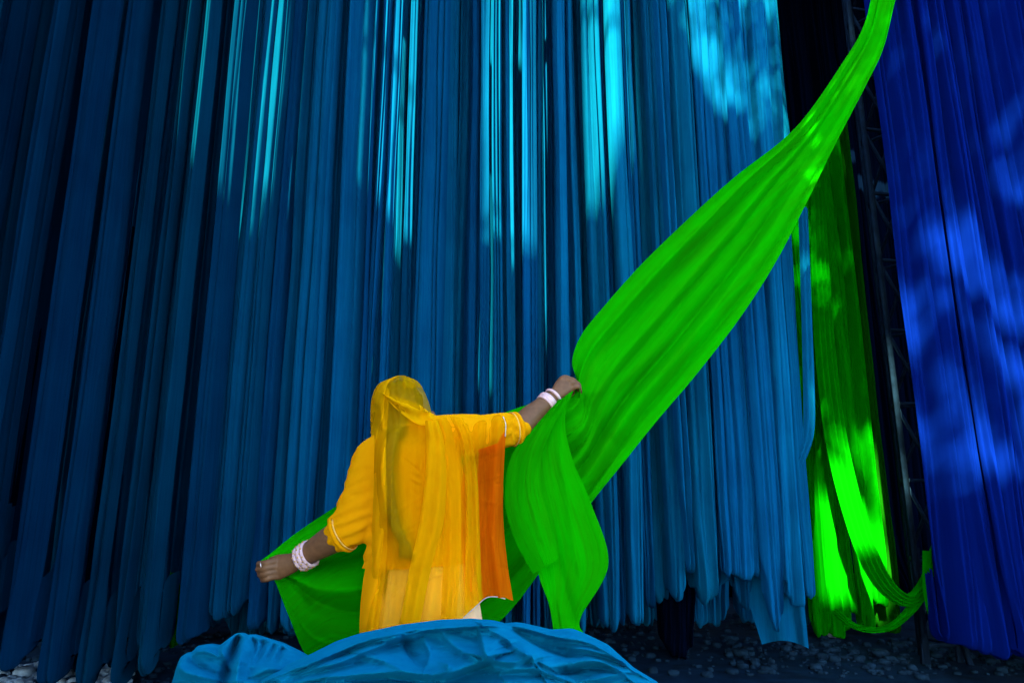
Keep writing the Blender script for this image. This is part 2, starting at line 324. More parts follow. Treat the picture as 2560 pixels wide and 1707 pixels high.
#  left px, right px (at photo row 400), depth offset, bottom row, folds, label
ROW = [
 (-60, 34, -.05, 1500, 7, 'navy blue hanging cloth cut off by the left photo edge'),
 (46, 94, .00, 1530, 6, 'narrow dark blue hanging cloth, second from the left photo edge'),
 (90, 114, -.08, 1475, 3, 'very slim blue hanging cloth, third from the left photo edge'),
 (134, 166, -.04, 1560, 4, 'slim dark blue hanging cloth ending over the left rubble'),
 (160, 200, .08, 1600, 4, 'recessed navy hanging cloth left of the broad smooth left cloth'),
 (206, 250, -.10, 1632, 4, 'broad smooth dark blue cloth hanging down to the left rubble'),
 (262, 292, .22, 1590, 4, 'deeply recessed navy cloth right of the broad smooth left cloth'),
 (294, 330, -.06, 1675, 5, 'long dark blue cloth whose rounded end hangs lowest at left'),
 (326, 362, .06, 1650, 4, 'dark blue cloth just right of the lowest hanging left cloth'),
 (378, 406, -.05, 1685, 4, 'dark blue cloth hanging just left of the sunlit left stripes'),
 (403, 434, .03, 1640, 4, 'recessed blue cloth beside the dark green sliver at left'),
 (438, 468, -.03, 1675, 4, 'dark blue cloth with one tiny sun fleck near the top left'),
 (468, 500, .0, 1600, 3, 'slim cloth with the leftmost cyan sun stripe'),
 (500, 528, -.05, 1640, 3, 'slim cloth with the second cyan sun stripe from the left'),
 (530, 568, .24, 1560, 4, 'deeply recessed near-black cloth between the left cyan stripes'),
 (570, 608, -.03, 1580, 5, 'cloth with the third cyan sun stripe from the left, curled end'),
 (608, 712, .02, 1520, 5, 'broad smooth blue cloth whose left edge carries a cyan sun stripe'),
 (714, 746, .05, 1540, 4, 'recessed dark cloth right of the broad cloth with sunlit left edge'),
 (744, 778, .02, 1555, 5, 'blue cloth falling behind the woman\'s lowered hand'),
 (776, 818, -.06, 1550, 9, 'finely creased light blue cloth above the lowered arm'),
 (812, 846, .0, 1560, 5, 'slim blue cloth right of the finely creased one above the lowered arm'),
 (864, 924, .0, 1560, 6, 'wide blue cloth with cyan right edge, left of the yellow veil'),
 (921, 932, -.08, 1560, 2, 'thread-thin cloth edge lit cyan beside the wide cloth'),
 (930, 946, .10, 1550, 2, 'thin shaded blue cloth between two cyan stripes above the veil'),
 (942, 964, -.05, 1560, 2, 'slim cyan-lit cloth directly above the left of the veil'),
 (960, 974, .10, 1550, 2, 'thin dark cloth between the cyan stripes above the veiled head'),
 (970, 994, -.03, 1560, 3, 'slim cloth with short cyan stripe directly above the veiled head'),
 (990, 1016, .06, 1560, 4, 'dark creased cloth above the crown of the veil'),
 (1014, 1048, .03, 1560, 4, 'blue cloth left of the broad smooth cloth with bright right edge'),
 (1046, 1115, -.05, 1560, 4, 'broad smooth light blue cloth with bright right edge above the veil'),
 (1116, 1146, .04, 1560, 3, 'blue cloth just right of the broad smooth central cloth'),
 (1144, 1172, .09, 1560, 4, 'darker recessed cloth above the raised sleeve'),
 (1169, 1202, .02, 1560, 4, 'blue cloth left of the tall central cyan stripe, above the sleeve'),
 (1203, 1230, .0, 1560, 3, 'cloth lit softly cyan on the left of the central bright stripe'),
 (1231, 1259, -.07, 1560, 2, 'cloth carrying the brightest tall cyan stripe at centre'),
 (1258, 1284, .0, 1560, 3, 'cloth lit cyan on the right of the central bright stripe'),
 (1282, 1304, .04, 1560, 5, 'finely pleated cloth right of the central cyan stripes'),
 (1300, 1324, -.02, 1560, 5, 'slim pleated blue cloth above the raised forearm'),
 (1322, 1343, .0, 1560, 3, 'slim light blue cloth above the bangles of the raised arm'),
 (1342, 1360, .03, 1560, 3, 'very slim light blue cloth above the raised wrist'),
 (1358, 1382, .12, 1560, 3, 'dark recessed cloth above the raised fist'),
 (1386, 1420, -.05, 1560, 3, 'smooth bright blue cloth above the raised fist'),
 (1417, 1440, .0, 1545, 3, 'slim bright blue cloth left of the wide right cyan stripe'),
 (1450, 1468, .06, 1537, 3, 'dark slim cloth touching the wide right cyan stripe'),
 (1464, 1512, -.06, 1540, 4, 'smooth cloth with the wide cyan stripe left of the green sail'),
 (1508, 1530, .03, 1535, 4, 'blue cloth just right of the wide cyan stripe'),
 (1526, 1568, -.03, 1530, 6, 'blue cloth ending in a loop right of the green flap'),
 (1566, 1592, .03, 1490, 5, 'slim creased cloth right of the looped one by the green flap'),
 (1588, 1622, .10, 1478, 5, 'shaded cloth crossed by the green sail, right of centre'),
 (1618, 1654, .0, 1474, 6, 'creased cloth passing behind the middle of the green sail'),
 (1652, 1676, -.05, 1400, 4, 'slim cloth with rolled edge behind the green sail'),
 (1672, 1728, -.02, 1462, 7, 'cloth with rumpled shiny hem below the green sail'),
 (1724, 1750, .14, 1432, 3, 'dark recessed cloth left of the broadest sheet under the sail'),
]
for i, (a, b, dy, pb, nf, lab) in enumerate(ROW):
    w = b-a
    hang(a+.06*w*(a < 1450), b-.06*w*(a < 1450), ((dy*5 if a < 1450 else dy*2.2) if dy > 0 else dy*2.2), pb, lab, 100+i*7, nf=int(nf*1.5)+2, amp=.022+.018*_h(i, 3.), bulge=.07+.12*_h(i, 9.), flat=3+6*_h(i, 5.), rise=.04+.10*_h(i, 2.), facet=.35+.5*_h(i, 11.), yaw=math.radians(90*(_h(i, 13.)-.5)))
# right end of the blue row (rows measured low in the photo)
RR = [
 (1742, 1838, -.03, 1425, 6, 'broadest flat blue sheet with creased hem below the green sail', dict(rise=.03, flat=10)),
 (1836, 1862, -.07, 1450, 6, 'slim knotted blue cloth at the right hem of the broadest sheet', {}),
 (1858, 1884, .02, 1440, 5, 'slim blue cloth second from the knotted one, right row', {}),
 (1880, 1906, -.03, 1440, 5, 'blue cloth ending high beside the dark opening on the right', {}),
 (1902, 1935, -.05, 1502, 6, 'twisted blue cloth with dangling knot near the right row end', {}),
 (1925, 1962, .06, 1480, 5, 'last blue cloth of the row next to the lit green cloths', {}),
]
for i, (a, b, dy, pb, nf, lab, kw) in enumerate(RR):
    kw = dict(dict(nf=nf+3, amp=.03, bulge=.05, rise=.08), **kw)
    hang(a-3, b+3, dy, pb, lab, 900+i*11, lean=-.10 if i > 2 else -.03, **kw)

# second layer, seen only through the slits and below
k = 0
for px in range(-120, 1960, 110):
    s = 400+px
    hang(px, px+125, 1.25+.15*_h(px, 1.), 1540 if px > 1300 else 1600, 'dark blue cloth of the rear layer glimpsed in the slits', s, nf=9, amp=.03, group='rear layer of blue cloths')

# loops and hems that hang below the right end
hang(1752, 1812, .12, 1508, 'blue cloth with doubled hem showing under the broadest sheet', 961, nf=12, amp=.04, rise=.16, narrow=.35)
hang(1826, 1872, -.16, 1566, 'long slack blue cloth loop in front of the trailing sheet', 962, nf=12, amp=.05, rise=.22, narrow=.35)
hang(1500, 1545, .12, 1532, 'slack blue cloth end right of the green flap tip', 963, nf=10, amp=.04, rise=.18, narrow=.35)
# trailing flared sheet at the right end
n, m = 60, 50
t = np.linspace(0, 1, n)[:, None]; u = np.linspace(0, 1, m)[None, :]
le = plin([(0, 1900, 900), (.5, 1880, 1250), (.75, 1870, 1500), (1, 1905, 1610)], t[:, 0])
re = plin([(0, 1985, 900), (.4, 1992, 1250), (.7, 2003, 1430), (1, 2022, 1620)], t[:, 0])
px = le[:, 0:1]*(1-u)+re[:, 0:1]*u; py = le[:, 1:2]*(1-u)+re[:, 1:2]*u-14*np.sin(u*np.pi)*t
Yt = 4.86+.05*np.sin(u*6+t*1.5)+.03*n2(u*5, t*2, 3)-.12*sstep(.72, .95, u)*sstep(.2, .6, t)
G = P(px, py, Yt); tag(grid_obj('trailing_sheet', G, M['blue'], origin=tuple(P(1960, 1615, 4.86))), 'flared blue sheet trailing lowest at the right row end', 'cloth')
# narrow dark cloths that reach lower than the blue ones
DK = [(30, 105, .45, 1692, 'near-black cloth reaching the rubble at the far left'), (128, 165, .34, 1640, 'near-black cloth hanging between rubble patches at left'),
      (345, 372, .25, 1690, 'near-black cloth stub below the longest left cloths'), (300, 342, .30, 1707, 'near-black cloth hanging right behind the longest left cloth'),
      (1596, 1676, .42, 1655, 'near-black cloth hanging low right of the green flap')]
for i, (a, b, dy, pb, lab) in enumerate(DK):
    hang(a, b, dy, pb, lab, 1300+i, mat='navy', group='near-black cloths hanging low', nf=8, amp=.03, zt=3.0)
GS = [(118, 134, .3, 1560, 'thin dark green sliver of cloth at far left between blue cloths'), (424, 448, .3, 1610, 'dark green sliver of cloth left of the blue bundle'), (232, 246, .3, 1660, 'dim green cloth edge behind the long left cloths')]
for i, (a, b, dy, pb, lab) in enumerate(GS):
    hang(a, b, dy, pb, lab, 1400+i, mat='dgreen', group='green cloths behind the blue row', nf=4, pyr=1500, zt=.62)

# green cloths right of the row
def GLINE(px): return np.interp(px, [1950, 2110, 2200], [480, 265, 150])
GR = [(1935, 1975, .95, 1600, 6, 'bright green cloth hanging lowest against the blue row end'), (1968, 2004, .9, 1590, 6, 'bright sunlit green cloth second from the blue row end'),
      (2000, 2030, .95, 1520, 6, 'bright green cloth ending higher, third from the blue row end'), (2028, 2062, 1.0, 1560, 6, 'shaded green cloth left of the lattice mast'), (2058, 2100, 1.05, 1500, 5, 'dark green cloth fading into shade by the lattice mast')]
for i, (a, b, dy, pb, nf, lab) in enumerate(GR):
    hang(a-2, b+3, dy, pb, lab, 1500+i*3, mat='green', group='green cloths hanging beside the blue row', nf=nf+6, amp=.03, lean=.0, deep=2.6, facet=.9, zt=float(P((a+b)/2+18, GLINE((a+b)/2+18), 5.65)[2]))
# ------------------------------------------------------------------ royal blue cloths at the right
PU = [(2222, 2296, .10, 1600, 'royal blue cloth edging the lattice mast, sun dappled'), (2276, 2336, .0, 1612, 'royal blue cloth with deep slanting fold right of the mast-side cloth'),
      (2326, 2404, -.05, 1622, 'widest royal blue cloth, brightest sun dapples, right of the mast'), (2396, 2452, .02, 1600, 'royal blue cloth with pleated lit band near the right photo edge'),
      (2446, 2520, .0, 1520, 'royal blue cloth ending higher near the right photo edge'), (2512, 2640, -.03, 1600, 'royal blue cloth cut off by the right photo edge')]
for i, (a, b, dy, pb, lab) in enumerate(PU):
    hang(a-4, b+6, dy, pb, lab, 1700+i*5, mat='royal', group='royal blue cloths on the right rack', Yb=4.35, nf=14, amp=.07, bulge=.07+.04*(i % 2), sway=.06, lean=.05, rise=.06, facet=.8, yaw=math.radians(40*(_h(i, 3.)-.5)))
for i, (a, b) in enumerate(((2632, 2760), (2752, 2890), (2880, 3030))):
    hang(a-4, b+6, .02*i, 1610, 'royal blue cloth of the right rack beyond the right photo edge', 1750+i*5, mat='royal', group='royal blue cloths beyond the photo edge', Yb=4.35, nf=12, amp=.07, bulge=.08, facet=.8)
hang(2400, 2620, .16, 1690, 'royal blue sheet hanging lowest in the bottom right corner', 1790, mat='royal', group='royal blue cloths on the right rack', Yb=4.35, nf=6, amp=.03)
hang(2270, 2460, .30, 1560, 'shaded royal blue cloth behind the dappled ones', 1795, mat='royal', group='royal blue cloths on the right rack', Yb=4.35, nf=8, amp=.03)

# ------------------------------------------------------------------ far rows that close the view
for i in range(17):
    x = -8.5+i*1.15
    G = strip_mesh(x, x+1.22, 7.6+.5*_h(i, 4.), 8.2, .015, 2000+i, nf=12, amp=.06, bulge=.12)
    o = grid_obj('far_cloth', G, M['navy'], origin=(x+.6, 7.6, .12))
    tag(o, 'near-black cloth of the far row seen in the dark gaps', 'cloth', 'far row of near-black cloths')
for (nm, Yp, x0, x1) in (('front', 4.75, -5.2, 2.25), ('rear', 5.35, -5.2, 2.2), ('royal', 4.4, 2.2, 5.2), ('far', 7.85, -9, 11.5)):
    n = 60; t = np.linspace(0, 1, n)
    node = np.abs(np.sin(t*np.pi*(x1-x0)/.4))
    r = .035+.006*(node < .12)
    V, F = tube(np.stack([x0+(x1-x0)*t, Yp+0*t, (8.22 if nm == 'far' else ZTOP+.02)+.02*n1(t*4, 3)], -1), r, seg=12, up=(0, 0, 1))
    lab = {'front': 'bamboo pole carrying the front row of blue cloths', 'rear': 'bamboo pole carrying the rear blue layer', 'green': 'bamboo pole carrying the green cloths', 'royal': 'bamboo pole carrying the royal blue cloths', 'far': 'bamboo pole carrying the far near-black row'}[nm]
    tag(obj_np('bamboo_pole', V, F, M['bamboo'], origin=(x0, Yp, ZTOP)), lab, 'pole', 'bamboo poles of the drying racks')

gl = P(np.array([1962., 2030, 2110, 2190]), GLINE(np.array([1962., 2030, 2110, 2190])), 5.66)
V, F = tube(gl, [.012]*4, seg=8, n=20, up=(0, 1, 0)); tag(obj_np('rope', V, F, M['bamboo'], origin=tuple(gl[0])), 'slanting rope carrying the green cloths, hidden behind the green sail', 'rope')
# ------------------------------------------------------------------ lattice mast
mY = 4.95; mx = float(P(2208, 740, mY)[0]); mb = .55; mw = .26
mast = empty('lattice_mast', (mx+mw/2, mY+.1, 0)); tag(mast, 'slim blue-grey steel lattice mast between the green and royal blue cloths', 'mast')
legs = [(mx, mY), (mx+mw, mY+.06), (mx+mw*.45, mY+.26)]
for (x, y) in legs:
    v, f = bar((x, y, .0), (x, y, 7.6), .036, .030); obj_np('rail', v, f, M['steel'], mast, smooth=False)
zz = float(P(2262, 1200, mY)[2])
levels = [zz+mb*k for k in range(-2, 13) if 0.1 < zz+mb*k < 7.5]
for z in levels:
    for a, b in ((0, 1), (1, 2), (2, 0)):
        v, f = bar((*legs[a], z), (*legs[b], z), .024, .018); obj_np('crossbar', v, f, M['steel'], mast, smooth=False)
        if z > levels[0]:
            v, f = bar((*legs[a], z-.02), (*legs[b], z-mb+.02), .022, .016); obj_np('diagonal', v, f, M['steel'], mast, smooth=False)
v, f = bar((mx-.02, mY, .0), (mx+mw*.3, mY+.1, .75), .03, .03); obj_np('foot_strut', v, f, M['steel'], mast, smooth=False)
v, f = bar((mx+mw+.03, mY, .0), (mx+mw*.7, mY+.06, .75), .03, .03); obj_np('foot_strut', v, f, M['steel'], mast, smooth=False)

# ------------------------------------------------------------------ ribbons of green cloth slung by the mast
def ribbon(name, pts, mat, label, seed, n=70, m=26, fold=.012, cat='cloth', group=None, roll=0.0, nf=3):
    c = catmull(pts, n); W = P(c[:, 0], c[:, 1], c[:, 2]); wd = c[:, 3]
    T = np.gradient(W, axis=0); T /= np.linalg.norm(T, axis=1)[:, None]
    Nn = np.stack([-T[:, 2], 0*T[:, 0], T[:, 0]], -1); Nn /= np.linalg.norm(Nn, axis=1)[:, None]+1e-6
    u = np.linspace(-1, 1, m)[None, :, None]; t = np.linspace(0, 1, n)[:, None, None]
    f = fold*np.sin(u*nf*2.2+2*n1(t*3, seed)*2)+fold*1.3*(n2(u*2.5, t*3, seed)-.5)-.6*wd[:, None, None]*(1-u*u)*.35
    G = W[:, None, :]+Nn[:, None, :]*u*wd[:, None, None]*.5+np.array([0, 1, 0])*(f+roll*u*wd[:, None, None])
    o = grid_obj(name, G, M[mat], origin=tuple(W[-1]))
    return tag(o, label, cat, group)
ribbon('slung_cloth', [(2046, 470, 5.45, .10), (2052, 650, 5.42, .14), (2066, 900, 5.35, .16), (2095, 1120, 5.25, .17), (2150, 1330, 5.1, .15), (2205, 1450, 5.0, .13), (2270, 1500, 4.9, .09), (2320, 1455, 4.85, .10), (2350, 1370, 4.8, .10)], 'green', 'green cloth slung diagonally down to the mast, upper half sunlit', 5, fold=.026, nf=6, m=44)
ribbon('slung_cloth', [(2085, 1525, 5.2, .05), (2120, 1555, 5.15, .045), (2170, 1574, 5.1, .04), (2230, 1562, 5.0, .05), (2290, 1500, 4.9, .07), (2340, 1400, 4.8, .10)], 'green', 'thin green cloth sagging low in front of the mast foot', 6, fold=.022, nf=4)
ribbon('hanging_cloth', [(2330, 1375, 4.72, .12), (2342, 1450, 4.72, .20), (2355, 1530, 4.74, .20), (2372, 1590, 4.76, .10)], 'green', 'dark green cloth tip hanging at the royal blue edge by the mast foot', 7, nf=2)
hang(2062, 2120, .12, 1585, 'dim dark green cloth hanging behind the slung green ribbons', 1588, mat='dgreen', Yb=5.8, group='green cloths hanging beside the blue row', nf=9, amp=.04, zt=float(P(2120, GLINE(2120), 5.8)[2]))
ribbon('hanging_cloth', [(2008, 520, 4.80, .07), (2018, 800, 4.76, .075), (2024, 1000, 4.74, .08), (2022, 1080, 4.74, .075), (2010, 1130, 4.74, .06), (1996, 1165, 4.75, .05), (1990, 1195, 4.76, .03)], 'blue', 'long thin blue cloth curling in beside the lit green cloths', 17, nf=3, fold=.008)

# ------------------------------------------------------------------ added shading cloths behind the viewpoint, and the tree
YO = -8.0
def to_plane(p):
    p = np.asarray(p, float); t = (p[..., 1:2]-YO)/(-SUNV[1]); return p+t*SUNV
def cp(px, py): return to_plane(P(px, py, Y0(px)-.05))
GAPS = [(452, 655), (886, 1010), (1187, 1301), (1444, 1535)]
edges = [-700]+[e for g in GAPS for e in g]+[1640]
pn = 0
for a, b in zip(edges[0::2], edges[1::2]):
    qa, qb = cp(a, 400), cp(b, 400)
    zt = float(cp((a+b)/2, -420)[2]); zb = float(cp((a+b)/2, 760)[2])
    nsub = max(1, int(round((qb[0]-qa[0])/.7)))
    for i in range(nsub):
        x0 = qa[0]+(qb[0]-qa[0])*i/nsub; x1 = qa[0]+(qb[0]-qa[0])*(i+1)/nsub
        G = strip_mesh(x0-(.05 if i else 0), x1+(.05 if i < nsub-1 else 0), YO-.3, zt, zb, 3000+pn, nf=4, amp=.02, bulge=.04, narrow=0, rise=0, sway=0); pn += 1
        o = grid_obj('shading_cloth', G, M['blue'], origin=(x0, YO, zb))
        tag(o, 'added blue cloth behind the viewpoint that cuts the sun stripes', 'cloth', 'added shading cloths behind the viewpoint')
# added broad lower cloth, upper edge shaped to end the sun stripes
top = [(-900, 330), (468, 425), (530, 450), (566, 520), (606, 560), (641, 470), (903, 440), (993, 610), (1202, 610), (1245, 655), (1286, 705), (1463, 600), (1516, 650), (1640, 40), (1720, 140), (1800, 300), (1960, 395), (2008, 460), (2014, 1270), (2180, 1270), (2400, 1330), (2700, 1300), (2950, 1200)]
tx = np.array([q[0] for q in top], float); ty = np.array([q[1] for q in top], float)
pxs = np.linspace(-900, 2950, 300); pys = np.interp(pxs, tx, ty)
Q = to_plane(P(pxs, pys, np.where(pxs < 1000, Y0(pxs), 4.72)))
nz_ = 30; tt = np.linspace(0, 1, nz_)[:, None]
zlow = 5.2
G = np.stack([np.broadcast_to(Q[:, 0], (nz_, 300)), YO+.06*np.sin(np.broadcast_to(Q[:, 0], (nz_, 300))*9)+.03*n2(Q[:, 0][None, :]*5, tt*3, 2), Q[:, 2][None, :]*(1-tt)+zlow*tt], -1)
tag(grid_obj('shading_cloth', G, M['blue'], origin=(0, YO, zlow)), 'added broad blue cloth behind the viewpoint that shades the lower scene', 'cloth', 'added shading cloths behind the viewpoint')
# ropes whose shadows cross the sun stripes
for (a, b) in (((895, 85), (1000, 190)), ((1440, 108), (1530, 122)), ((1190, 545), (1300, 625))):
    p, q = cp(*a), cp(*b); d = q-p
    V, F = tube([p-d*.15, (p+q)/2+np.array([0, 0, -.03]), q+d*.15], [.035, .04, .035], seg=8, n=12, up=(0, 1, 0))
    tag(obj_np('rope', V, F, M['bamboo'], origin=tuple(p)), 'rope slung across the added shading cloths behind the viewpoint', 'rope', 'ropes behind the viewpoint')
# tree
rs = np.random.RandomState(11)
c0 = cp(1640, 400); c1 = cp(2760, 400)
tree = empty('shade_tree', (1.2, YO-1.0, 0)); tag(tree, 'leafy shade tree standing behind the viewpoint', 'tree')
tp = [(1.2, YO-1.0, 0), (1.0, YO-1.0, 4), (.4, YO-.9, 8), (-.6, YO-.7, 11), (-1.6, YO-.6, 13.5), (-2.3, YO-.5, 15.5)]
v1, f1 = tube(tp, [.28, .24, .2, .14, .09, .03], seg=12, n=40, up=(0, 1, 0)); 
lim = [(v1, f1)]
for (a, b, c) in (((.2, YO-.9, 9), (-1.0, YO-.4, 10.3), (-2.2, YO-.2, 11.4)), ((-.2, YO-.8, 10), (.4, YO-.4, 11.5), (.7, YO-.2, 13.4)), ((-.8, YO-.7, 11.6), (-1.9, YO-.3, 12.4), (-2.8, YO-.2, 13.8)), ((-.5, YO-.7, 11), (-.2, YO-.3, 12.8), (-.4, YO-.2, 15))):
    lim.append(tube([a, b, c], [.09, .05, .015], seg=8, n=16, up=(0, 1, 0)))
V, F = joinVF(lim); obj_np('trunk', V, F, M['bark'], tree)
LV = []; 
def leafdens(px, py):
    f = fbm(px/110., py/120., 5, 2)*1.16
    d = np.where(px < 1990, np.where(f > .585, 1.0, .01), np.where(f > .57, 1.0, .01))
    d = np.where(((px > 2180) & (py < 520)) | ((px > 1985) & (py < 330)), 1.0, d)
    d = np.where((px > 2010) & (px < 2215) & (py > 360), np.where(f > .64, 1, 0), d)
    qx = np.interp(py, [205, 364, 503, 640, 720], [2206, 2167, 2093, 2060, 2000])
    d = np.where((np.abs(px-qx) < np.where(py > 600, 150, 100)) & (py < 880), 1.0, d)
    d = np.where((px > 2010) & (px < 2215) & (py > 885), np.where(f > .74, 1.0, 0.0), d)
    return d
cnt = 0
cand = rs.uniform([1600, -420], [2800, 1350], (16000, 2))
keep = rs.rand(16000) < leafdens(cand[:, 0], cand[:, 1])
tc_ = np.interp(cand[:, 0], pxs, pys); keep &= cand[:, 1] < tc_+40
for (px, py) in cand[keep]:
    c = to_plane(P(px, py, 4.7))+np.array([0, rs.uniform(-.5, .5), 0]); c = c+SUNV*rs.uniform(-.5, .5)
    L_ = rs.uniform(.07, .12); W_ = L_*.45
    a = rs.randn(3); a /= np.linalg.norm(a); nrm = SUNV+.7*rs.randn(3); b = np.cross(a, nrm); b /= np.linalg.norm(b)
    LV += [c-a*L_, c-b*W_+.15*a*L_, c+a*L_, c+b*W_+.15*a*L_]
LV = np.array(LV); obj_np('crown', LV, np.arange(len(LV)).reshape(-1, 4), M['leaf'], tree, smooth=False)

# added cloth wall just outside the frame, darkens the left of the row
lp = catmull([(-4.0, 4.0), (-3.25, 3.0), (-2.55, 2.0), (-2.3, .8), (-2.3, -.6), (-2.4, -2.4)], 12)
for i in range(11):
    (xa, ya), (xb, yb) = lp[i], lp[i+1]; L_ = math.hypot(xb-xa, yb-ya); ex, ey = (xb-xa)/L_, (yb-ya)/L_
    G = strip_mesh(-.02, L_+.02, 0, float(np.interp((ya+yb)/2, [-2.4, -.6, .8, 2.0, 2.5, 2.75, 4], [7.6, 6.4, 5.5, 4.5, 4.5, 8, 8])), .25+.2*_h(i, 2.), 5000+i, nf=8, amp=.03, bulge=.06)
    a_, b_ = G[..., 0].copy(), G[..., 1].copy()
    G = np.stack([xa+ex*a_+ey*b_*1.0, ya+ey*a_-ex*b_, G[..., 2]], -1)
    o = grid_obj('hanging_cloth', G, M['blue'], origin=((xa+xb)/2, (ya+yb)/2, .3))
    tag(o, 'added blue cloth left of the frame that blocks sky light', 'cloth', 'added cloths shading the left')
# added sheet over the rear rows, keeps sky light out of the gaps
u_, v_ = np.meshgrid(np.linspace(0, 1, 60), np.linspace(0, 1, 30))
G = np.stack([-9+u_*20, 4.55+v_*4.6, 7.55+.95*np.minimum(v_*2.2, 1)-.15*np.sin(v_*np.pi*3)**2+.08*fbm(u_*14, v_*4, 3)], -1)
tag(grid_obj('shade_sheet', G, M['navy'], origin=(0, 7, 8.4)), 'added dark sheet above the rear rows that blocks sky light', 'shade_sheet')

u_, v_ = np.meshgrid(np.linspace(0, 1, 60), np.linspace(0, 1, 30))  # second added sheet, darkens the left of the blue row from above
G = np.stack([-6.5+u_*(5.6-1.2*v_), 1.25+v_*3.3, 7.75-.10*np.sin(v_*np.pi*2)**2-.25*np.sin(u_*np.pi)+.1*fbm(u_*10, v_*5, 7)], -1)
tag(grid_obj('shade_sheet', G, M['navy'], origin=(-4, 3, 7.6)), 'added dark sheet above the left front that blocks sky light', 'shade_sheet')
# ------------------------------------------------------------------ traced folds on a sheet given in photo coordinates
def fold_field(px, py, folds):
    """sum of fold profiles; fold = (polyline, w_above, w_below, height)"""
    out = np.zeros(np.broadcast(px, py).shape)
    for pts, wa, wb, h in folds:
        p = catmull(pts, max(24, len(pts)*8)) if len(pts) > 2 else catmull([pts[0], [(pts[0][0]+pts[1][0])/2, (pts[0][1]+pts[1][1])/2], pts[1]], 24)
        best = np.full(out.shape, 1e9); sg = np.zeros(out.shape); tt = np.zeros(out.shape)
        for i in range(len(p)-1):
            a = p[i]; d = p[i+1]-a; L2 = (d**2).sum()+1e-9
            t = np.clip(((px-a[0])*d[0]+(py-a[1])*d[1])/L2, 0, 1)
            ex = px-a[0]-t*d[0]; ey = py-a[1]-t*d[1]; r2 = ex*ex+ey*ey
            m = r2 < best
            best = np.where(m, r2, best); sg = np.where(m, d[0]*ey-d[1]*ex, sg); tt = np.where(m, (i+t)/(len(p)-1), tt)
        r = np.sqrt(best)
        w = np.where(sg > 0, wb, wa)
        out += h*np.exp(-(r/w)**1.6)*np.sin(np.pi*np.clip(.12+.76*tt, 0, 1))**.7
    return out

# ------------------------------------------------------------------ green cloth pulled from the rack to both hands
UP = [(2195, -90, 4.3), (2177, 0, 4.2), (2158, 67, 4.1), (2117, 141, 4.0), (1992, 316, 3.8), (1839, 441, 3.55), (1741, 528, 3.4), (1611, 653, 3.15), (1513, 762, 2.95), (1453, 838, 2.8), (1430, 903, 2.7), (1437, 966, 2.655),
      (1345, 1002, 2.66), (1240, 1040, 2.62), (1100, 1110, 2.60), (960, 1192, 2.54), (840, 1265, 2.46), (740, 1332, 2.40), (672, 1386, 2.36), (646, 1404, 2.35)]
LO = [(2268, -90, 4.3), (2239, 0, 4.2), (2209, 120, 4.1), (2166, 212, 4.0), (2092, 354, 3.85), (2010, 520, 3.65), (1940, 655, 3.5), (1850, 795, 3.3), (1741, 936, 3.1), (1640, 1055, 2.98), (1560, 1155, 2.88), (1473, 1263, 2.82),
      (1375, 1395, 2.76), (1250, 1552, 2.70), (1080, 1660, 2.66), (900, 1690, 2.64), (778, 1650, 2.6), (722, 1540, 2.5), (684, 1446, 2.40), (656, 1424, 2.36)]
n, m = 320, 110
U_ = catmull(UP, n); L_ = catmull(LO, n)
s = np.linspace(0, 1, n)[:, None]; t = np.linspace(0, 1, m)[None, :]
px = U_[:, 0:1]*(1-t)+L_[:, 0:1]*t; py = U_[:, 1:2]*(1-t)+L_[:, 1:2]*t; Y = U_[:, 2:3]*(1-t)+L_[:, 2:3]*t
wid = np.linalg.norm(U_[:, :2]-L_[:, :2], axis=1)[:, None]/1700*3
env = np.clip(wid/.55, .12, 1)
f = np.zeros_like(px)
for (c, w, a, dr, s0, s1) in ((.10, .05, .035, .10, 0, .6), (.22, .035, -.045, .12, 0, .45), (.38, .10, .06, .05, .05, .6), (.52, .04, -.03, -.1, .15, .7), (.62, .05, -.055, .12, .2, .62), (.78, .09, .05, -.05, .1, .6), (.90, .03, -.03, .04, .05, .65),
                              (.15, .06, .04, .1, .62, 1.), (.3, .05, -.04, .2, .6, 1.), (.5, .08, .035, .2, .62, 1.), (.7, .06, -.03, .15, .62, .98)):
    cc = c+dr*(n1(s*4+c*9, 2)-.5)*2
    e = sstep(s0-.08, s0+.08, s)*(1-sstep(s1-.1, s1+.06, s))
    f -= 2.7*a*e*env*np.exp(-np.abs((t-cc)/w)**1.5)
f += .08*env*(n2(t*2.2+s*2, s*5, 4)-.5)+.035*env*(n2(t*6+s*1.5, s*5, 6)-.5)+.007*(n2(t*20+s*4, s*8, 7)-.5)*np.clip(wid, .2, 1)
f += .028*np.sin(t*11+3*n1(s*3, 8))*sstep(.5, .05, s)*np.clip(wid*2, .25, .8)
for q in range(16):     # long pulled creases that run with the cloth
    cc = _h(q, 2.2)+.25*(n1(s*3+q*4.1, 5)-.5); s0 = _h(q, 6.1)*.75; e = sstep(s0, s0+.06, s)*(1-sstep(s0+.12, s0+.30, s))
    f += (.010+.012*_h(q, 1.7))*np.clip(wid*1.5, .3, 1)*e*np.exp(-np.abs(t-cc)/(.012+.015*_h(q, 3.3)))*(1 if q % 3 else -1)
# belly of the sail between rack and hand
f += .16*np.sin(np.pi*t)*np.sin(np.pi*np.clip(s/.58, 0, 1))
